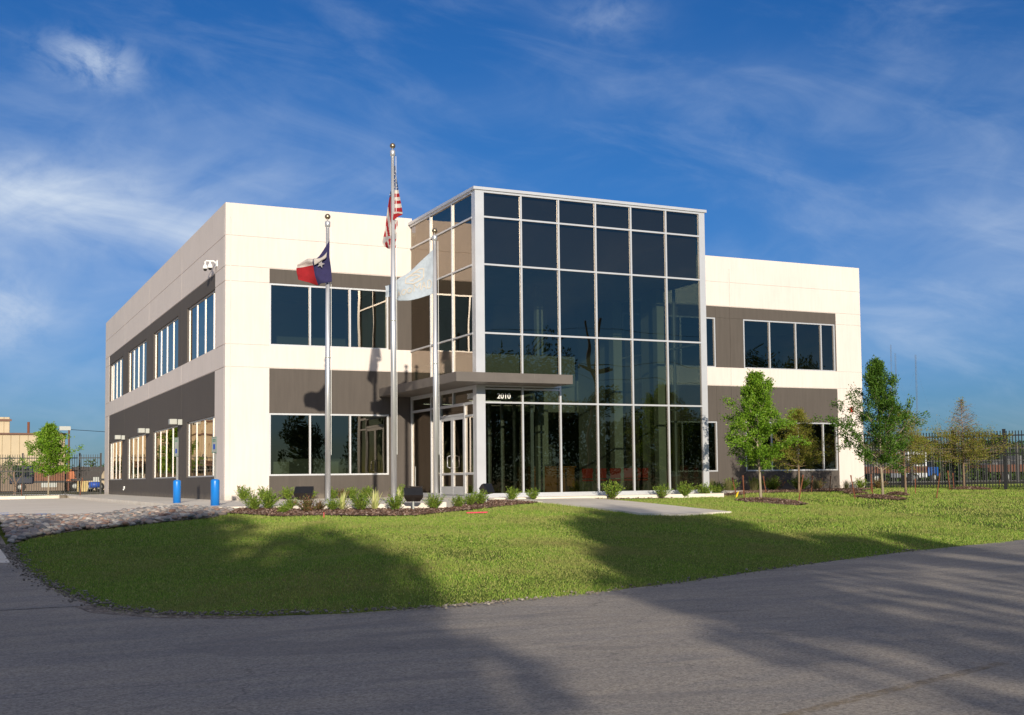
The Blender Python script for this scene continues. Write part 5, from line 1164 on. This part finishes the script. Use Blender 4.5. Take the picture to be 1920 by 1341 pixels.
hz = [(12,-88,7),(19,-84,7.5),(26,-90,8.5),(33,-86,9),(41.5,-86,14.5),(47,-87,15.5),(53,-86,10.5),(59,-86,8.5),(66,-88,9.5),(74,-90,12),(84,-92,16),(92,-90,17),(101,-94,17.5),(112,-96,17),(4,-92,7),(-38,-70,9)]
for i, (x, y, Hh) in enumerate(hz):
    bl = rblobs(Hh, Hh*.26, .12, 8)
    far_tree('tree', x, y, bl, 220+i, f'distant tree in the line across the road, {"number " if i > 13 else ""}{ordn[i] if i < 14 else ["fifteenth", "sixteenth"][i-14]} planted', GC, leaf=.36, dens=60, z0=-1.0)
def upole(x, y, lab, lean=0):
    e = empty('utility_pole', (x, y, -1), lab, 'utility pole', 'utility poles across the road'); mb = MB(); mb.tube([(x-lean, y, -1.2), (x+lean*.2, y, 8), (x+lean, y, 12.5)], [.17, .14, .1], 10); mb.build('pole', M_bark2, e)
    mb = MB(); mb.box((x-1.1, y-.07, 8.9), (x+1.1, y+.07, 9.05)); mb.build('crossarm', M_bark2, e)
upole(34.2, -50, 'leaning wooden utility pole across the road', .9); upole(34.9, -50.8, 'added wooden pole crossing the leaning one to double its reflection', -.9); upole(-34, -57, 'wooden utility pole across the road by the drive')  # second crossing pole is added, standing in for a doubled reflection in the glass
for i, z in enumerate((8.2, 9.2, 11.6)):
    mb = MB(); a, b_ = Vector((-34, -57, z)), Vector((34.5, -50, z)); c_ = Vector((110, -42, z))
    mb.tube([a+(b_-a)*k/16+Vector((0, 0, -1.1*math.sin(math.pi*k/16))) for k in range(17)]+[b_+(c_-b_)*k/16+Vector((0, 0, -1.1*math.sin(math.pi*k/16))) for k in range(1, 17)], .02, 4)
    tag(mb.build('power_line', M_black), ['lowest power line strung along the road', 'middle power line strung along the road', 'topmost power line strung along the road'][i], 'power line', 'power lines along the road')

# ---------------- grass
rg = np.random.default_rng(77)
def lawn_pts(n, xr, yr):
    X = rg.uniform(*xr, n); Y = rg.uniform(*yr, n)
    ey = np.interp(X, [p[0] for p in EDGE[4:]], [p[1] for p in EDGE[4:]]); lx = np.interp(Y, [p[1] for p in EDGE[5::-1]], [p[0] for p in EDGE[5::-1]])
    wob = .10*np.sin(X*2.3)+.07*np.sin(X*7.1+Y*3)
    ok = (Y > ey+.02+wob) & (X > lx+.02+.06*np.sin(Y*4)) & (X > -7.4)
    thin = .5+.5*np.sin(X*1.1+1.7*np.sin(Y*.9))*np.sin(Y*1.4+1.3*np.sin(X*.7+2)); ok &= rg.uniform(0, 1, n) < .35+.65*np.clip(thin*1.6, 0, 1)
    for p in (bed1, bed2, apron, walk, rocks, park): ok &= ~inside(p, X, Y)
    for i, q in enumerate(RINGS): ok &= ((X-q[0])**2/q[2]**2+(Y-q[1])**2/q[3]**2) > .95
    ok &= ~((Y > 1.8) & (X < 28.7)) & ~((X < -.5) & (Y > -9))
    return X[ok], Y[ok]
sets = [lawn_pts(330000, (-7.1, 3), (-27.2, -9)), lawn_pts(230000, (3, 16), (-26, -6)), lawn_pts(130000, (14, 34), (-22, 4)), lawn_pts(50000, (30, 48), (-17, 8))]
X = np.concatenate([s_[0] for s_ in sets]); Y = np.concatenate([s_[1] for s_ in sets]); Z = h(X, Y)
n = len(X); dist_ = np.hypot(X+8.2, Y+41.3)
clump = .85+.3*np.sin(X*1.7+np.sin(Y*2.1)*1.3)*np.sin(Y*1.9+np.sin(X*1.3)*1.1)
Hh = (rg.gamma(7, .0036, n)*clump+.009)*np.clip(dist_/26, .85, 1.5); Wd = rg.uniform(.004, .0075, n)*np.clip(dist_/18, .9, 2.4)
a = rg.uniform(0, 2*np.pi, n); ln = rg.uniform(.1, 1.0, n)*Hh; b_ = rg.uniform(0, 2*np.pi, n)
s_ = np.stack([np.cos(a), np.sin(a), 0*a], 1)*Wd[:, None]; base = np.stack([X, Y, Z-.004], 1)
V = np.stack([base-s_, base+s_, base+np.stack([np.cos(b_)*ln, np.sin(b_)*ln, Hh], 1)], 1).reshape(-1, 3)
m, t, b = new_mat('grass_blade'); g = t.nodes.new('ShaderNodeNewGeometry'); v = tc(t)
c = ramp(t, g.outputs['Random Per Island'], [(0, (.16, .28, .045)), (.45, (.265, .40, .06)), (.8, (.38, .48, .085)), (.93, (.52, .49, .17)), (1, (.48, .42, .20))])
c = mixc(t, ramp(t, noise(t, v, .55, 5, .7, .4), [(.45, (0, 0, 0)), (.68, (.75, .75, .75))]), c, (.36, .32, .12)); t.links.new(c, b.inputs['Base Color']); b.inputs['Roughness'].default_value = .7; b.inputs['Specular IOR Level'].default_value = .2
T_ = t.nodes.new('ShaderNodeBsdfTranslucent'); t.links.new(c, T_.inputs[0]); mx = t.nodes.new('ShaderNodeMixShader'); mx.inputs[0].default_value = .3
t.links.new(b.outputs[0], mx.inputs[1]); t.links.new(T_.outputs[0], mx.inputs[2]); t.links.new(mx.outputs[0], t.nodes['Material Output'].inputs[0])
tag(np_mesh('grass', V, np.arange(3*n).reshape(n, 3), m), 'short mown grass covering the front lawn', 'grass', kind='stuff')
